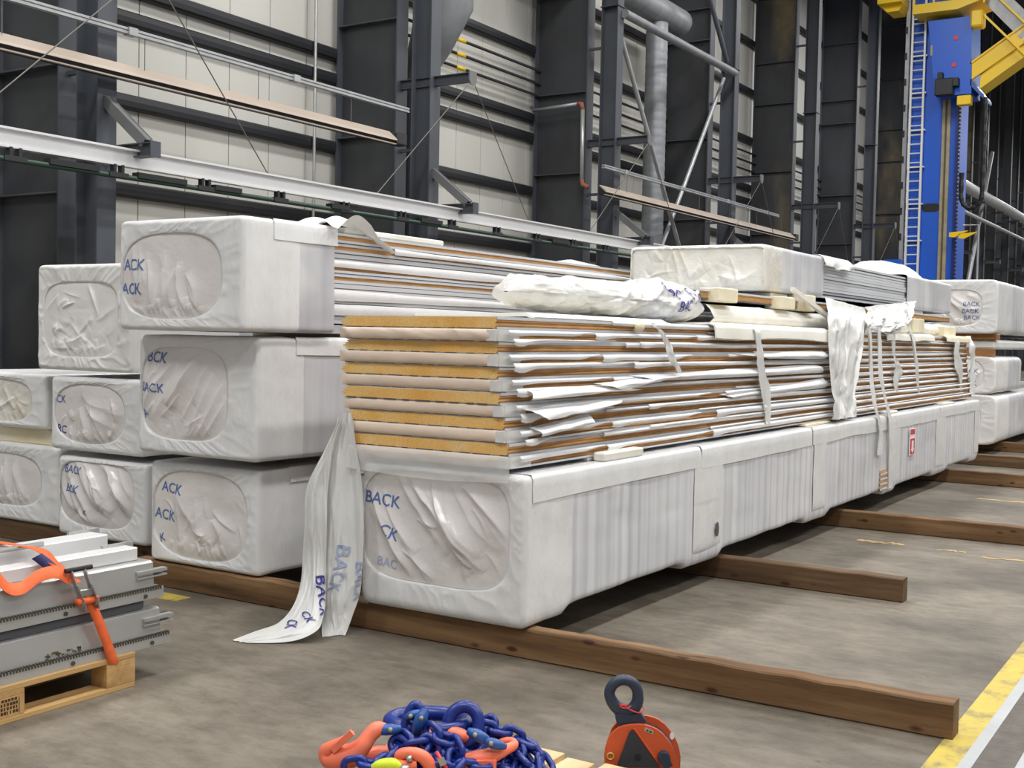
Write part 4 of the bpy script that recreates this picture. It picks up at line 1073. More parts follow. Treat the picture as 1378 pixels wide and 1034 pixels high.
def on_sheet(P, st, u, v, size, rot, mat, parent, off=(.1, -.006, .002)):
    """print lettering on a draped sheet: bilinear lookup in grid P"""
    vv, f = text_geo(st, size, 2); c, s = math.cos(rot), math.sin(rot)
    w = np.linalg.norm(P[:, -1]-P[:, 0], axis=1).mean(); hgt = np.linalg.norm(np.diff(P[:, P.shape[1]//2], axis=0), axis=1).sum()
    uu = np.clip(u+(vv[:, 0]*c-vv[:, 1]*s)/w, 0, .999)*(P.shape[1]-1); ww = np.clip(v-(vv[:, 0]*s+vv[:, 1]*c)/hgt, 0, .999)*(P.shape[0]-1)
    i, j = ww.astype(int), uu.astype(int); a, b_ = (ww-i)[:, None], (uu-j)[:, None]
    Q = (P[i, j]*(1-b_)+P[i, j+1]*b_)*(1-a)+(P[i+1, j]*(1-b_)+P[i+1, j+1]*b_)*a
    o = np.array([.25, -1, .35]); o = o/np.linalg.norm(o)*.006
    b = B(); b.add(Q+o, f); b.build('lettering', mat, parent, fix=False)
main = [((-3.942, 4.600, 1.098), (-3.854, 4.600, 1.103)), ((-3.988, 4.600, 0.928), (-3.813, 4.590, 0.941)), ((-4.016, 4.590, 0.775), (-3.769, 4.580, 0.795)), ((-4.015, 4.570, 0.548), (-3.742, 4.570, 0.575)), ((-4.003, 4.550, 0.323), (-3.726, 4.550, 0.356)), ((-3.983, 4.520, 0.178), (-3.738, 4.540, 0.207)), ((-3.936, 4.480, 0.059), (-3.767, 4.520, 0.095)), ((-3.857, 4.403, 0.004), (-3.786, 4.493, 0.004))]
foldr = [((-3.924, 4.580, 1.077), (-3.909, 4.580, 1.071)), ((-4.011, 4.570, 0.910), (-3.948, 4.560, 0.904)), ((-4.119, 4.560, 0.711), (-3.956, 4.540, 0.708)), ((-4.132, 4.560, 0.537), (-3.941, 4.520, 0.542)), ((-4.130, 4.550, 0.365), (-3.925, 4.500, 0.358)), ((-4.097, 4.500, 0.223), (-3.874, 4.440, 0.206)), ((-4.067, 4.420, 0.127), (-3.821, 4.360, 0.110)), ((-4.091, 4.340, 0.052), (-3.810, 4.300, 0.058)), ((-4.153, 4.248, 0.020), (-3.896, 4.212, 0.012)), ((-4.158, 4.097, 0.006), (-4.068, 4.087, 0.004))]
t = thing('hanging_film', (-3.9, 4.5, 0), 'long torn film sheet printed BACK hanging beside the open stack onto the floor', 'film sheet')
P1 = drape('', main, 'sheet', 70, 140, 1.2, .022, 201, ncr=9, cw=(.05, .14)); o1 = put(P1, 'film_sheet', 'sheet', t)
P2 = drape('', foldr, 'sheet', 60, 160, 1.0, .022, 211, ncr=9, cw=(.05, .14)); o2 = put(P2, 'film_fold', 'sheet', t)
on_sheet(P1, 'BACK', .80, .56, .085, -1.5, 'ink_faint', o1); on_sheet(P1, 'BACK', .42, .50, .085, -1.75, 'ink_faint', o1)
on_sheet(P2, 'BACK', .60, .50, .095, -1.35, 'ink_dark', o2); on_sheet(P2, 'CK', .32, .68, .07, -.9, 'ink_dark', o2); on_sheet(P2, 'CK', .14, .74, .065, -1.2, 'ink_dark', o2)
t = thing('draped_film', (-3.0, 10, .88), 'draped film curtain with hanging strips over the middle of the open stack', 'film sheet')
sheet = [((-3.150, 9.917, 1.896), (-3.150, 11.202, 1.842)), ((-2.960, 9.43, 1.727), (-2.970, 10.57, 1.712)), ((-2.900, 9.32, 1.458), (-2.910, 10.28, 1.460)), ((-2.870, 9.29, 1.163), (-2.870, 9.99, 1.147)), ((-2.840, 9.26, 0.900), (-2.840, 9.87, 0.895))]
swag = [((-3.150, 11.151, 1.854), (-3.150, 13.090, 1.981)), ((-2.980, 10.562, 1.723), (-2.980, 12.195, 1.777)), ((-2.950, 10.515, 1.604), (-2.950, 11.714, 1.643))]
put(drape('', sheet, 'sheet', 90, 110, 3, .032, 221, out=(1, -.2, 0)), 'curtain', 'sheet', t)
put(drape('', swag, 'sheet', 110, 60, 4, .04, 231, out=(1, -.2, 0)), 'swag', 'sheet', t)
def ribbon(parent, name, pts, widths, seed, mat='sheet', tag_=None):
    P = np.array(pts, float); n = 26; s = np.linspace(0, len(P)-1, n); i = np.clip(s.astype(int), 0, len(P)-2); f = (s-i)[:, None]
    C = P[i]*(1-f)+P[i+1]*f; Wd = np.interp(s, range(len(widths)), widths)
    G = []
    for k in range(n):
        w = .72*Wd[k]*(1+.5*float(fbm(k*.45, 1, seed))); a = .5*float(fbm(k*.12, 2, seed))
        d = np.array([math.sin(a)*.35, math.cos(a), 0])
        G.append([C[k]+d*w*(q/4-.5+.18*float(fbm(k*.7, q, seed+5)))+np.array([.014*math.sin(q*1.6+k*.35+seed), .02*float(fbm(k*.2, 4, seed+7)), 0]) for q in range(5)])
    o = B().grid(G).build(name, mat, parent, True, fix=False, base=None if parent else tuple(P[0])); return o
ribbon(t, 'film_strip', [(-2.90, 10.42, 1.64), (-2.86, 10.43, 1.2), (-2.80, 10.47, .82), (-2.79, 10.52, .53)], [.10, .14, .13, .22], 1)
ribbon(t, 'film_strip', [(-2.90, 10.72, 1.66), (-2.86, 10.76, 1.2), (-2.80, 10.83, .80), (-2.785, 10.9, .20)], [.12, .16, .15, .12], 2)
ribbon(t, 'film_strip', [(-2.94, 11.40, 1.65), (-2.93, 11.43, 1.4), (-2.91, 11.50, 1.25), (-2.91, 11.47, 1.05)], [.10, .06, .36, .06], 3)
ribbon(t, 'film_strip', [(-2.99, 12.05, 1.86), (-2.94, 12.1, 1.6), (-2.90, 12.2, 1.3), (-2.90, 12.3, 1.02)], [.06, .14, .10, .08], 4)
o = ribbon(None, 'film_strip', [(-2.98, 6.25, 1.60), (-2.945, 6.28, 1.54), (-2.915, 6.38, 1.42), (-2.91, 6.45, 1.31)], [.05, .06, .14, .10], 5); tag(o, 'short torn film strip hanging from the stack edge under the sleeve', 'film strip', 'hanging film strips')
o = ribbon(None, 'film_strip', [(-3.02, 7.75, 1.625), (-2.93, 7.78, 1.58), (-2.905, 7.82, 1.40), (-2.90, 7.88, 1.2), (-2.89, 7.92, .93)], [.16, .14, .16, .24, .12], 6); tag(o, 'long torn film strip hanging over the wide foam sheet', 'film strip', 'hanging film strips')
o = ribbon(None, 'film_strip', [(-3.0, 14.2, 1.63), (-2.93, 14.2, 1.55), (-2.92, 14.25, 1.25), (-2.92, 14.4, .98)], [.2, .34, .40, .08], 7); tag(o, 'torn film strip hanging near the far end of the stack', 'film strip', 'hanging film strips')
o = ribbon(None, 'film_strip', [(-3.0, 15.06, 1.63), (-2.92, 15.07, 1.5), (-2.93, 15.0, 1.2), (-2.90, 15.03, .93)], [.3, .5, .34, .36], 8); tag(o, 'ragged film hanging off the far corner of the stack', 'film strip', 'hanging film strips')

# ================================================================== FAR RIGHT STACK
bundle('distant white wrapped bundle at the bottom of the stack on the right edge', -4.15, -3.02, 17.3, 25, .14, .84, (-.9, .62, -.75, .85), 'soft', 301,
    texts=(('BACK', .12, .45, .09, 0), ('BACK', .08, .05, .09, 0), ('BACK', .04, -.40, .09, 0)), mats=('end_film_old', 'haze'), film='end_film_old', ink='ink', nO=2.6, n_out=8)
bundle('distant white wrapped bundle in the middle of the stack on the right edge', -4.15, -3.05, 17.3, 25, .845, 1.37, (-.95, .7, -.9, .9), 'anti', 311,
    texts=(('BACK', .15, .10, .09, 0), ('BACK', .12, -.55, .09, 0)), mats=('end_film_old', 'haze'), film='end_film_old', nO=3, n_out=8, wrap_to=19.3)
block('wood_spacer', -4.1, -3.1, 17.35, 17.5, 1.37, 1.47, 'spacer_wood', 'brown wooden spacer on the middle bundle of the distant stack', 'spacer')
block('wood_spacer', -4.1, -3.05, 17.3, 17.5, 1.60, 1.68, 'spacer_wood', 'brown wooden spacer under the topmost distant bundle', 'spacer')
block('film_packet', -4.1, -3.08, 17.34, 24, 1.47, 1.60, 'end_film_old', 'flat white film-wrapped panel between the distant wooden spacers', 'panel', bev=.03)
bundle('distant white wrapped bundle on top of the stack on the right edge', -4.15, -3.04, 17.2, 25, 1.68, 2.425, (-.75, .62, -.72, .62), 'soft', 321,
    texts=(('BACK', .18, .02, .085, 0), ('BACK', .16, -.24, .085, 0), ('BACK', .20, -.48, .085, 0)), mats=('wrap', 'haze'), nO=3.4, n_out=14)

# ================================================================== PALLET WITH PROFILES
def pallet(x0, y0, lx, ly, label, mat, mat_x, deck, stamp=False):
    """long side along Y; bottom boards, blocks, cross boards, deck boards"""
    t = thing('wooden_pallet', (x0+lx/2, y0+ly/2, 0), label, 'pallet')
    xs = [(x0, x0+.1), (x0+lx/2-.0725, x0+lx/2+.0725), (x0+lx-.1, x0+lx)]
    ysb = [(y0, y0+.145), (y0+ly/2-.0725, y0+ly/2+.0725), (y0+ly-.145, y0+ly)]
    for a, b in xs: B().box(a, b, y0, y0+ly, 0, .022, bev=.002).build('bottom_board', mat, t)
    for a, b in xs:
        for c, d in ysb:
            bl = B().box(a, b, c, d, .022, .100, bev=.002).build('block', mat_x, t)
            if stamp and a == xs[2][0] and abs(c-ysb[1][0]) < .01:
                s = B(); q = random.Random(2)
                for r in range(4):
                    zz = .036+r*.016
                    if r == 3: [s.box(b+.0002, b+.0012, c+.045+k*.014, c+.055+k*.014, zz, zz+.010) for k in range(5)]
                    else: [s.box(b+.0002, b+.0012, c+.042+k*.013, c+.042+k*.013+q.uniform(.004, .010), zz, zz+.011) for k in range(6)]
                s.box(b+.0002, b+.0012, c+.035, c+.037, .03, .092); s.box(b+.0002, b+.0012, c+.12, c+.122, .03, .092)
                s.build('burnt_stamp', 'burn', bl)
    for c, d in ysb: B().box(x0, x0+lx, c, d, .100, .122, bev=.002).build('cross_board', mat_x, t)
    for a, b, e in deck: B().box(a, b, y0, y0+ly+e, .122, .144, bev=.002).build('deck_board', mat, t)
    return t
X0 = -4.75
pallet(X0, 2.13, .80, 1.2, 'wooden pallet carrying the aluminium profiles', 'pallet', 'pallet_x',
       [(X0, X0+.145, 0), (X0+.185, X0+.285, 0), (X0+.3275, X0+.4725, 0), (X0+.515, X0+.615, 0), (X0+.655, X0+.80, 0)], True)
def profile(xf, z, y1, label, depth=.32, mud=False):
    t = thing('aluminium_profile', (xf-depth/2, y1-.9, z), label, 'profile', 'aluminium profiles on the pallet')
    B().prism([(xf, z+.0), (xf, z+.044), (xf-.02, z+.046), (xf-depth, z+.046), (xf-depth, z)], 'y', 1.55, y1).build('rack_base', 'alu', t)
    B().prism([(xf-.022, z+.046), (xf-.030, z+.150), (xf-.045, z+.158), (xf-depth+.01, z+.158), (xf-depth, z+.15), (xf-depth, z+.046)], 'y', 1.55, y1-.035).build('body', 'alu', t)
    tb = B(); y = 2.45
    while y < y1-.01: tb.box(xf-.016, xf+.003, y, y+.007, z+.036, z+.051); y += .0135
    o = tb.build('rack_teeth', 'tooth', t); o['kind'] = 'stuff'
    for y in (y1-.10, y1-.50): B().tube([(xf-.002, y, z+.017), (xf+.006, y, z+.017)], .009, 8).build('bolt', 'tooth', t)
    b = B(); b.box(xf-.055, xf-.012, y1-.13, y1+.03, z+.108, z+.122); b.box(xf-.055, xf-.012, y1-.13, y1+.03, z+.090, z+.096); b.box(xf-.055, xf-.046, y1-.13, y1+.03, z+.09, z+.122)
    b.build('end_insert', 'alu', t)
    if mud:
        m = B(); q = random.Random(5)
        for k in range(26): y = q.uniform(2.92, 3.08); zz = z+.05+q.uniform(0, .02); r = q.uniform(.002, .007); m.box(xf-.026, xf-.018, y, y+r*2, zz, zz+r)
        o = m.build('mud_splash', 'grease', t); o['kind'] = 'stuff'
profile(-3.965, .144, 3.53, 'lower front aluminium profile with toothed rack, resting on the pallet', mud=True)
profile(-4.31, .144, 3.50, 'lower rear aluminium profile behind the front one', .34)
profile(-3.985, .345, 3.51, 'upper front aluminium profile with toothed rack')
profile(-4.33, .345, 3.48, 'upper rear aluminium profile behind the upper front one', .32)
for (x0, x1, z0, z1, lab) in ((-4.65, -4.0, .304, .345, 'dark filler painted as the shaded gap between the lower and upper profiles'),):
    block('gap_shade_filler', x0, x1, 1.6, 3.42, z0, z1, 'dark_gap', lab, 'board')  # dark slab added to paint the shade between the stacked profiles
def rail(xa, xb, z0, z1, y1, label):
    t = thing('aluminium_bar', ((xa+xb)/2, 2.5, z0), label, 'bar', 'loose aluminium bars on the profiles')
    B().box(xa, xb, 1.5, y1, z0, z1, bev=.004).build('bar', 'alu_rail', t)
    B().box(xa+.006, xb-.006, y1-.002, y1+.002, z0+.008, z1-.008).build('bar_opening', 'dark_gap', t)
    B().box(xa-.004, xa+.012, y1-.12, y1+.04, z1-.012, z1+.012).build('end_tab', 'alu', t)
rail(-4.16, -4.07, .503, .56, 3.44, 'lower front loose aluminium bar under the orange strap')
rail(-4.36, -4.24, .503, .60, 3.42, 'upper rear loose aluminium bar under the orange strap')
tag(B().tube([(-4.20, 2.86, .612), (-4.20, 3.06, .612)], .011, 8).build('short_rod', 'steel_bright', None, base=(-4.2, 2.86, .6)), 'short steel rod lying on the loose bars by the strap', 'rod')
# strap
def band_path(pts, w, wd=(0, 1, 0), n=40, seed=0, th=.003):
    P = np.array(pts, float); k = len(P); s = np.linspace(0, k-1, n); i = np.clip(s.astype(int), 0, k-2); f = (s-i)[:, None]
    p0, p1, p2, p3 = P[np.maximum(i-1, 0)], P[i], P[i+1], P[np.minimum(i+2, k-1)]
    C = .5*((2*p1)+(-p0+p2)*f+(2*p0-5*p1+4*p2-p3)*f**2+(-p0+3*p1-3*p2+p3)*f**3)
    wd = np.array(wd, float)
    if wd.ndim == 1: Wv = np.repeat(wd[None], n, 0)
    else: Wv = wd[i]*(1-f)+wd[np.minimum(i+1, k-1)]*f
    Wv = Wv/np.linalg.norm(Wv, axis=1)[:, None]
    tn = np.gradient(C, axis=0); tn /= np.linalg.norm(tn, axis=1)[:, None]; nm = np.cross(tn, Wv)
    A = np.stack([C-Wv*w/2, C+Wv*w/2, C+Wv*w/2+nm*th, C-Wv*w/2+nm*th, C-Wv*w/2], 1)
    return B().grid(A)
t = thing('ratchet_strap', (-3.95, 3.1, .144), 'orange ratchet strap tying the aluminium profiles to the pallet', 'strap')
band_path([(-3.962, 3.09, .42), (-3.952, 3.12, .36), (-3.948, 3.17, .24), (-3.946, 3.205, .15), (-3.95, 3.215, .118)], .05, (0, 1, -.15)).build('lashing_band', 'orange_strap', t, True)
band_path([(-4.40, 2.96, .612), (-4.25, 2.965, .615), (-4.09, 2.97, .61), (-4.03, 2.985, .565), (-3.995, 3.02, .52), (-3.97, 3.05, .48)], .05, (0, 1, -.1)).build('top_band', 'orange_strap', t, True)
band_path([(-4.045, 2.92, .60), (-4.035, 2.955, .568), (-4.025, 2.975, .545)], .045, (0.2, 1, .4), 14, th=.005).build('strap_label', 'navy_label', t, True)
band_path([(-3.98, 3.02, .50), (-3.99, 2.97, .535), (-4.0, 2.90, .53), (-4.0, 2.82, .495), (-4.0, 2.76, .51), (-4.02, 2.71, .58), (-4.05, 2.66, .65)], .05, [(-.3, .1, 1), (-.4, .2, 1), (-.3, 0, 1), (-.5, 0, .8), (-.4, .2, .9), (-.3, .5, .8), (-.2, .6, .7)], 50).build('loose_tail', 'orange_strap', t, True)
for dy in (-.032, .032):
    b = B()
    b.prism([(-3.99+.0, .0), (0, 0)], 'y', 0, 0) if False else None
    pts = [(-3.972, 3.055+dy, .53), (-3.950, 3.065+dy, .47), (-3.945, 3.085+dy, .42), (-3.952, 3.10+dy, .37)]
    for p, q, w in zip(pts[:-1], pts[1:], (.022, .03, .036)): b.bar(p, q, .005, w, (1, 0, 0))
    b.build('ratchet_plate', 'steel_bright', t)
    a = [(3.09+dy, 0)]
    w_ = B().tube([(-3.955, 3.088+dy-.004, .40), (-3.955, 3.088+dy+.004, .40)], .024, 14); w_.build('ratchet_wheel', 'steel_bright', t, 'auto')
B().tube([(-3.975, 3.00, .535), (-3.975, 3.125, .535)], .010, 8).build('ratchet_grip', 'black', t)
B().tube([(-3.952, 3.04, .405), (-3.952, 3.135, .405)], .016, 10).build('ratchet_spool', 'orange_strap', t, True)
B().box(-3.958, -3.944, 3.05, 3.115, .425, .455, bev=.003).build('ratchet_pawl', 'steel_bright', t)

# ================================================================== CHAIN SLING ON A PALLET
X0 = -2.22
pallet(X0, 2.52, .60, .80, 'pale wooden pallet under the blue chain sling', 'pale_wood', 'pale_wood',
       [(X0+.125*i, X0+.125*i+.1, (-.02, .0, .012, -.015, .01)[i]) for i in range(5)])
AZ = math.radians(32.27)
t = thing('chain_sling', (-2.12, 3.0, .144), 'heap of blue lifting chain with orange hooks on the pale pallet', 'chain sling')
t.rotation_euler.z = AZ
KS = .000569; UC, VC = 731., 402.      # modelling scale of the sling's own frame
def q3(u, v, d=0.): return ((u-UC)*KS*(1+d/3.67), d, (VC-v)*KS*(1+d/3.67)-d*.36)
def part(b, name, mat, parent=t, smooth=True): return b.build(name, mat, parent, smooth, base=(0, 0, 0))
def smooth_path(pts, n):
    P = np.array(pts, float); k = len(P); s = np.linspace(0, k-1, n); i = np.clip(s.astype(int), 0, k-2); f = (s-i)[:, None]
    p0, p1, p2, p3 = P[np.maximum(i-1, 0)], P[i], P[i+1], P[np.minimum(i+2, k-1)]
    return .5*((2*p1)+(-p0+p2)*f+(2*p0-5*p1+4*p2-p3)*f**2+(-p0+3*p1-3*p2+p3)*f**3)
def rpath(pts, n=40):
    A = smooth_path([(*p[0], p[1]) for p in pts], n); return [tuple(r[:3]) for r in A], [max(.002, r[3]) for r in A]
def hook(pts, name='hook'):
    P, R_ = rpath(pts); return part(B().tube(P, R_, 14), name, 'hook_orange')
h1 = hook([(q3(420, 185, -.10), .013), (q3(370, 195, -.11), .024), (q3(330, 235, -.12), .024), (q3(290, 295, -.13), .028), (q3(220, 350, -.13), .038), (q3(130, 360, -.13), .038), (q3(95, 330, -.13), .026), (q3(125, 300, -.14), .020), (q3(185, 260, -.15), .012), (q3(245, 212, -.15), .004)])
part(B().bar(q3(130, 318, -.16), q3(240, 215, -.165), .012, .02), 'safety_latch', 'hook_orange', h1, False)
hook([(q3(500, 235, .0), .020), (q3(470, 275, -.02), .024), (q3(430, 330, -.06), .026), (q3(370, 340, -.07), .028), (q3(310, 350, -.08), .024), (q3(290, 300, -.06), .018)])
h3 = hook([(q3(820, 375, -.10), .018), (q3(900, 350, -.10), .022), (q3(1000, 330, -.08), .024), (q3(1080, 295, -.06), .018), (q3(1122, 270, -.04), .014), (q3(1105, 250, -.02), .013), (q3(1060, 252, -.01), .012), (q3(1010, 275, .0), .010)])
part(B().bar(q3(900, 380, -.13), q3(1030, 375, -.11), .014, .022), 'safety_latch', 'hook_orange', h3, False)
hook([(q3(720, 210, .0), .012), (q3(770, 210, -.02), .020), (q3(830, 225, -.03), .022), (q3(865, 240, -.03), .012)], 'hook_shank')
P, R_ = rpath([(q3(480, 380, -.16), .014), (q3(510, 335, -.17), .018), (q3(580, 325, -.18), .018), (q3(640, 350, -.18), .020), (q3(680, 410, -.17), .020), (q3(690, 450, -.16), .02)])
part(B().tube(P, R_, 12), 'clevis', 'hook_orange')
P, R_ = rpath([(q3(470, 370, -.17), .012), (q3(530, 390, -.19), .014), (q3(600, 385, -.19), .012)]); part(B().tube(P, R_, 10), 'clevis', 'hook_orange')
part(B().tube([q3(545, 360, -.20), q3(575, 352, -.20)], .010, 10), 'clevis_pin', 'steel_bright')
P, R_ = rpath([(q3(600, 200, -.02), .012), (q3(640, 215, -.04), .016), (q3(650, 240, -.05), .010)]); part(B().tube(P, R_, 10), 'hook_shank', 'hook_orange')
# master links
def ring(cu, cv, ru, rv, r, d0=0., tilt=0., name='master_link', roll=0., mat='chain_blue', n=44):
    c = Vector(q3(cu, cv, d0)); P = []
    for i in range(n):
        a = 2*math.pi*i/n; x, z = ru*KS*math.cos(a), rv*KS*math.sin(a)
        x, z = x*math.cos(roll)-z*math.sin(roll), x*math.sin(roll)+z*math.cos(roll)
        P.append(c+Vector((x, z*math.sin(tilt), z*math.cos(tilt))))
    return part(B().tube(P, r, 12, True), name, mat)
ring(640, 150, 215, 120, .025, .05, 1.5)
ring(835, 165, 85, 100, .020, .0, .35, roll=-.2)
ring(560, 175, 45, 115, .014, -.02, .3, roll=-.12)
ring(890, 280, 60, 45, .014, -.03, .6)
def coupling(a, b, r, d, name='coupling'):
    P, R_ = rpath([(q3(*a, d), r*.6), (q3((a[0]*2+b[0])/3, (a[1]*2+b[1])/3, d-.01), r), (q3((a[0]+b[0]*2)/3, (a[1]+b[1]*2)/3, d-.01), r*.95), (q3(*b, d), r*.55)])
    c = part(B().tube(P, R_, 12), name, 'link_blue'); m = q3((a[0]*.65+b[0]*.35), (a[1]*.65+b[1]*.35), d-.028)
    part(B().tube([m, (m[0], m[1]-.009, m[2])], .0065, 10), 'coupling_pin', 'guide', c)
coupling((630, 80), (575, 215), .020, -.05); coupling((500, 190), (345, 205), .017, -.10)
coupling((870, 195), (990, 250), .018, -.08); coupling((960, 250), (1080, 280), .016, -.09); coupling((520, 130), (600, 95), .014, -.02)
# links
lk = B(); P = []
L_, Wd, r_ = .0330, .0205, .0105
for i in range(12): a = -math.pi/2+math.pi*i/11; P.append((L_-Wd+Wd*math.cos(a)+.0, Wd*math.sin(a), 0))
for i in range(12): a = math.pi/2+math.pi*i/11; P.append((-(L_-Wd)+Wd*math.cos(a), Wd*math.sin(a), 0))
lk.tube(P, r_, 9, True); proto = None
def heap(x, y): return .012+.155*math.exp(-((x+.01)/.22)**2-((y-.0)/.17)**2)
paths = [
    [q3(505, 240, -.10), q3(560, 275, -.13), q3(640, 265, -.12), q3(680, 310, -.13), q3(640, 350, -.13), q3(700, 400, -.14), q3(780, 440, -.15)],
    [q3(660, 195, -.08), q3(720, 235, -.11), q3(790, 260, -.11), q3(820, 320, -.13), q3(800, 370, -.15), q3(870, 400, -.15), q3(950, 385, -.13), q3(1010, 430, -.12)],
    [q3(930, 180, .02), q3(1000, 190, .02), q3(1080, 205, .02), q3(1150, 240, .02), q3(1210, 270, .01), q3(1230, 320, .0), q3(1290, 360, -.02), q3(1310, 410, -.03)],
    [q3(1130, 270, .0), q3(1150, 330, -.03), q3(1190, 370, -.05), q3(1170, 430, -.08), q3(1090, 420, -.08), q3(1100, 350, -.04)],
    [q3(1200, 330, .0), q3(1250, 370, -.02), q3(1270, 420, -.04), q3(1200, 450, -.1)],
    [q3(230, 405, -.20), q3(320, 390, -.20), q3(400, 400, -.2), q3(460, 330, -.14), q3(500, 285, -.12), q3(480, 360, -.15)],
    [q3(700, 300, -.10), q3(740, 360, -.14), q3(820, 400, -.17), q3(700, 420, -.17), q3(600, 410, -.14), q3(520, 430, -.18)],
    [q3(1060, 320, .03), q3(1000, 300, .05), q3(900, 290, .05), q3(800, 280, .06), q3(700, 270, .06), q3(600, 280, .06), q3(500, 320, .04), q3(420, 350, .04), q3(330, 390, .0)],
    [q3(480, 420, -.1), q3(600, 380, -.05), q3(750, 370, -.06), q3(900, 360, -.04), q3(1040, 390, -.05), q3(1150, 400, -.02)],
    [q3(980, 150, .08), q3(900, 200, .09), q3(1020, 230, .08), q3(1110, 280, .07), q3(1220, 380, .06), q3(1100, 400, .06), q3(950, 380, .07), q3(800, 390, .08), q3(640, 380, .08)],
]
rr = random.Random(8)
for pi_, path in enumerate(paths):
    A = smooth_path(path, 400); d = np.r_[0, np.cumsum(np.linalg.norm(np.diff(A, axis=0), axis=1))]
    ph = rr.uniform(0, 3); k = 0; s = .015
    while s < d[-1]-.01:
        c = np.array([np.interp(s, d, A[:, q]) for q in range(3)]); c2 = np.array([np.interp(min(s+.012, d[-1]), d, A[:, q]) for q in range(3)]); c1 = np.array([np.interp(max(0, s-.012), d, A[:, q]) for q in range(3)])
        c[2] = max(c[2], .014)
        tx = Vector(c2-c1).normalized(); up = Vector((0, -.8, .6)); sy = up.cross(tx).normalized(); sz = tx.cross(sy)
        a = ph*.3+(k % 2)*math.pi/2+rr.uniform(-.25, .25)
        y_ = sy*math.cos(a)+sz*math.sin(a); z_ = tx.cross(y_)
        m = Matrix((tx, y_, z_)).transposed().to_4x4(); m.translation = Vector(c)
        if proto is None: proto = part(lk, 'chain_link', 'chain_blue'); o = proto
        else: o = proto.copy(); col.objects.link(o); o.parent = t
        o.matrix_local = m; s += .046; k += 1
P, R_ = rpath([(q3(345, 420, -.22), .008), (q3(400, 395, -.23), .016), (q3(470, 388, -.23), .018), (q3(515, 405, -.23), .010)]); part(B().tube(P, R_, 10), 'lime_grip', 'lime')
part(B().tube([q3(515, 412, -.235), q3(560, 416, -.235)], .012, 10), 'steel_ferrule', 'steel_bright')
part(B().tube([q3(705, 315, -.16), q3(745, 375, -.18), q3(775, 420, -.19)], .006, 8), 'red_tag_wire', 'red_wire')
part(B().bar(q3(732, 348, -.19), q3(750, 388, -.195), .012, .016), 'tag_ferrule', 'steel_bright', smooth=False)

# ================================================================== LIFTING CLAMP
t = thing('lifting_clamp', (-1.675, 3.45, 0), 'orange plate lifting clamp with dark blue eye standing behind the pale pallet', 'lifting clamp')
t.rotation_euler.z = AZ
K2 = .000318; U2, V2, ZO = 520., 950., .145
def c3(u, v, d=0.): return ((u-U2)*K2, d, (V2-v)*K2+ZO)
def cp(b, name, mat, smooth='auto', parent=None): return b.build(name, mat, parent or t, smooth, base=(0, 0, 0))
out = [(480, 1400), (250, 1400), (215, 1100), (196, 930), (205, 850), (235, 745), (280, 685), (330, 640), (390, 615), (450, 605), (520, 598), (590, 600), (660, 615), (720, 640), (780, 685), (830, 740), (870, 790), (900, 840), (925, 895), (940, 950), (955, 1034), (950, 1200), (900, 1400), (700, 1400), (660, 1180), (540, 1180)]
def plate(d0, d1, du=0, dv=0, sc=1.):
    return B().prism([((u+du-U2)*K2*sc, (V2-v-dv)*K2*sc+ZO) for u, v in out], 'y', d0, d1)
cp(plate(-.038, -.026), 'cheek_plate', 'clamp_orange')
cp(plate(.026, .038, 50, -30), 'cheek_plate', 'clamp_orange')
b = B()
for i in range(5, len(out)-4):
    pass
cp(B().prism([((u-U2)*K2*.93+.01, (V2-v)*K2*.93+ZO) for u, v in out if v > 640 or u < 600], 'y', -.026, .026), 'body_core', 'clamp_dark')
cp(B().prism([((u-U2)*K2, (V2-v)*K2+ZO) for u, v in ((445, 672), (470, 648), (495, 672), (760, 1030), (325, 1030))], 'y', -.046, -.038), 'triangle_cover', 'clamp_black')
P = [c3(470, 640, -.04), c3(520, 640, -.041), c3(755, 985, -.041)]
cp(B().tube([c3(490, 632, -.039), c3(745, 985, -.039)], .004, 8), 'weld_rib', 'clamp_orange')
cp(B().tube([c3(535, 925, -.045), c3(535, 925, -.0475)], .011, 14), 'pivot_hole', 'black')
cp(B().tube([c3(800, 920, -.037), c3(800, 920, -.060)], [.021, .019], 14), 'lock_bolt', 'clamp_dark')
cp(B().bar(c3(800, 925, -.055), c3(845, 1010, -.055), .012, .03), 'lock_lever', 'clamp_dark', False)
P = [c3(258+33*math.cos(q*math.pi/12), 928+33*math.sin(q*math.pi/12), -.0395) for q in range(24)]
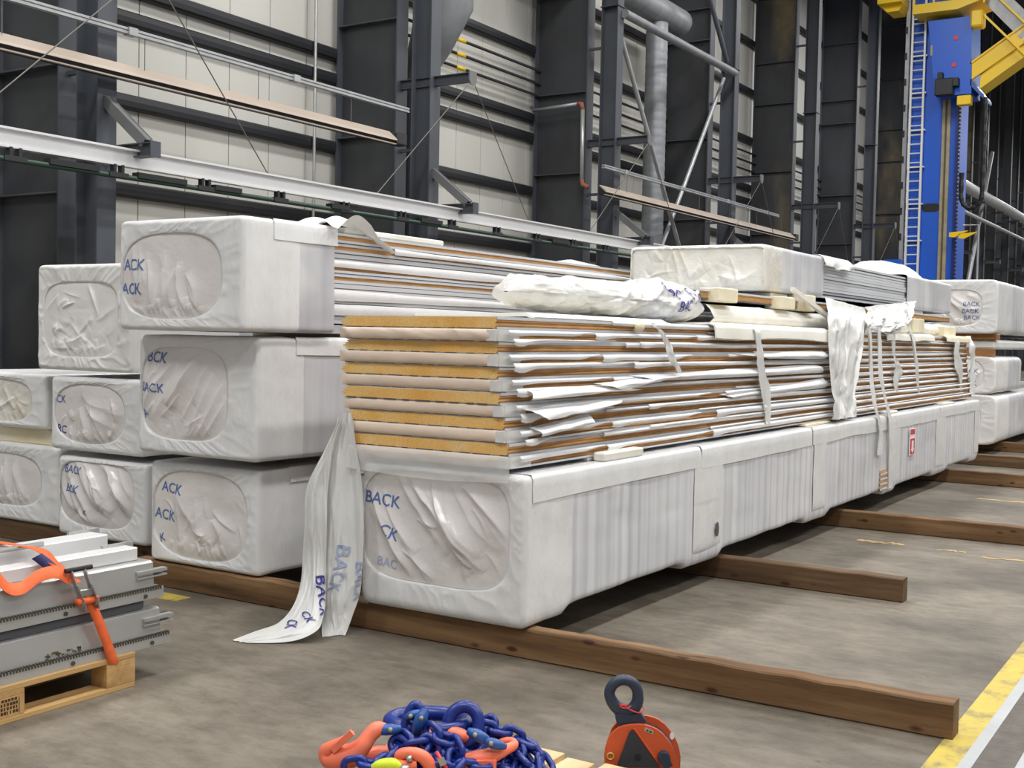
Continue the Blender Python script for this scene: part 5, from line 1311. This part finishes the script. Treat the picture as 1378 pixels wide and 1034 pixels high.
cp(B().tube(P, .0028, 6, True), 'grommet', 'brass')
st = cp(B().prism([((u-U2)*K2, (V2-v)*K2+ZO) for u, v in ((600, 630), (612, 622), (692, 655), (685, 695), (598, 662))], 'y', -.0385, -.0395), 'inspection_sticker', 'guide')
cp(B().prism([((u-U2)*K2, (V2-v)*K2+ZO) for u, v in ((620, 645), (640, 650), (636, 664), (616, 657))], 'y', -.0393, -.0399), 'sticker_mark', 'burn', False, st)
cp(B().prism([((u-U2)*K2, (V2-v)*K2+ZO) for u, v in ((650, 655), (676, 664), (672, 680), (648, 672))], 'y', -.0393, -.0399), 'sticker_mark', 'burn', False, st)
cp(B().prism([((910-U2)*K2+.014*math.cos(q*math.pi/8)*.55, (V2-775)*K2+ZO+.012*math.sin(q*math.pi/8)) for q in range(16)], 'y', .0252, .0262), 'hole_bright', 'white_print')
n = 40; P = []; R_ = []
for i in range(n):
    a = 2*math.pi*i/n; e = 1.0+.16*max(0, -math.sin(a))
    P.append(Vector(c3(390+146*math.cos(a)+28*max(0, -math.sin(a)), 325-150*e*math.sin(a), 0))); R_.append(.0178+.004*max(0, -math.sin(a)))
cp(B().tube(P, R_, 14, True), 'lifting_eye', 'clamp_dark', True)
cp(B().prism([((u-U2)*K2, (V2-v)*K2+ZO) for u, v in ((325, 620), (305, 545), (330, 500), (450, 520), (560, 500), (595, 545), (620, 575), (590, 620))], 'y', -.022, .022), 'eye_collar', 'clamp_dark')
P = [c3(340, 405, -.018), c3(370, 440, -.022), c3(430, 450, -.024), c3(500, 480, -.024), c3(560, 490, -.02), c3(600, 470, .0), c3(570, 455, .02), c3(480, 430, .012), c3(420, 425, -.012), c3(360, 415, -.016)]
cp(B().tube([tuple(p) for p in smooth_path(P, 50)], .0022, 6), 'red_wire_tie', 'red_wire')
cp(B().tube([tuple(p) for p in smooth_path([c3(350, 440, -.02), c3(380, 415, -.023), c3(430, 440, -.023), c3(460, 425, -.02)], 20)], .002, 6), 'red_wire_tie', 'red_wire')
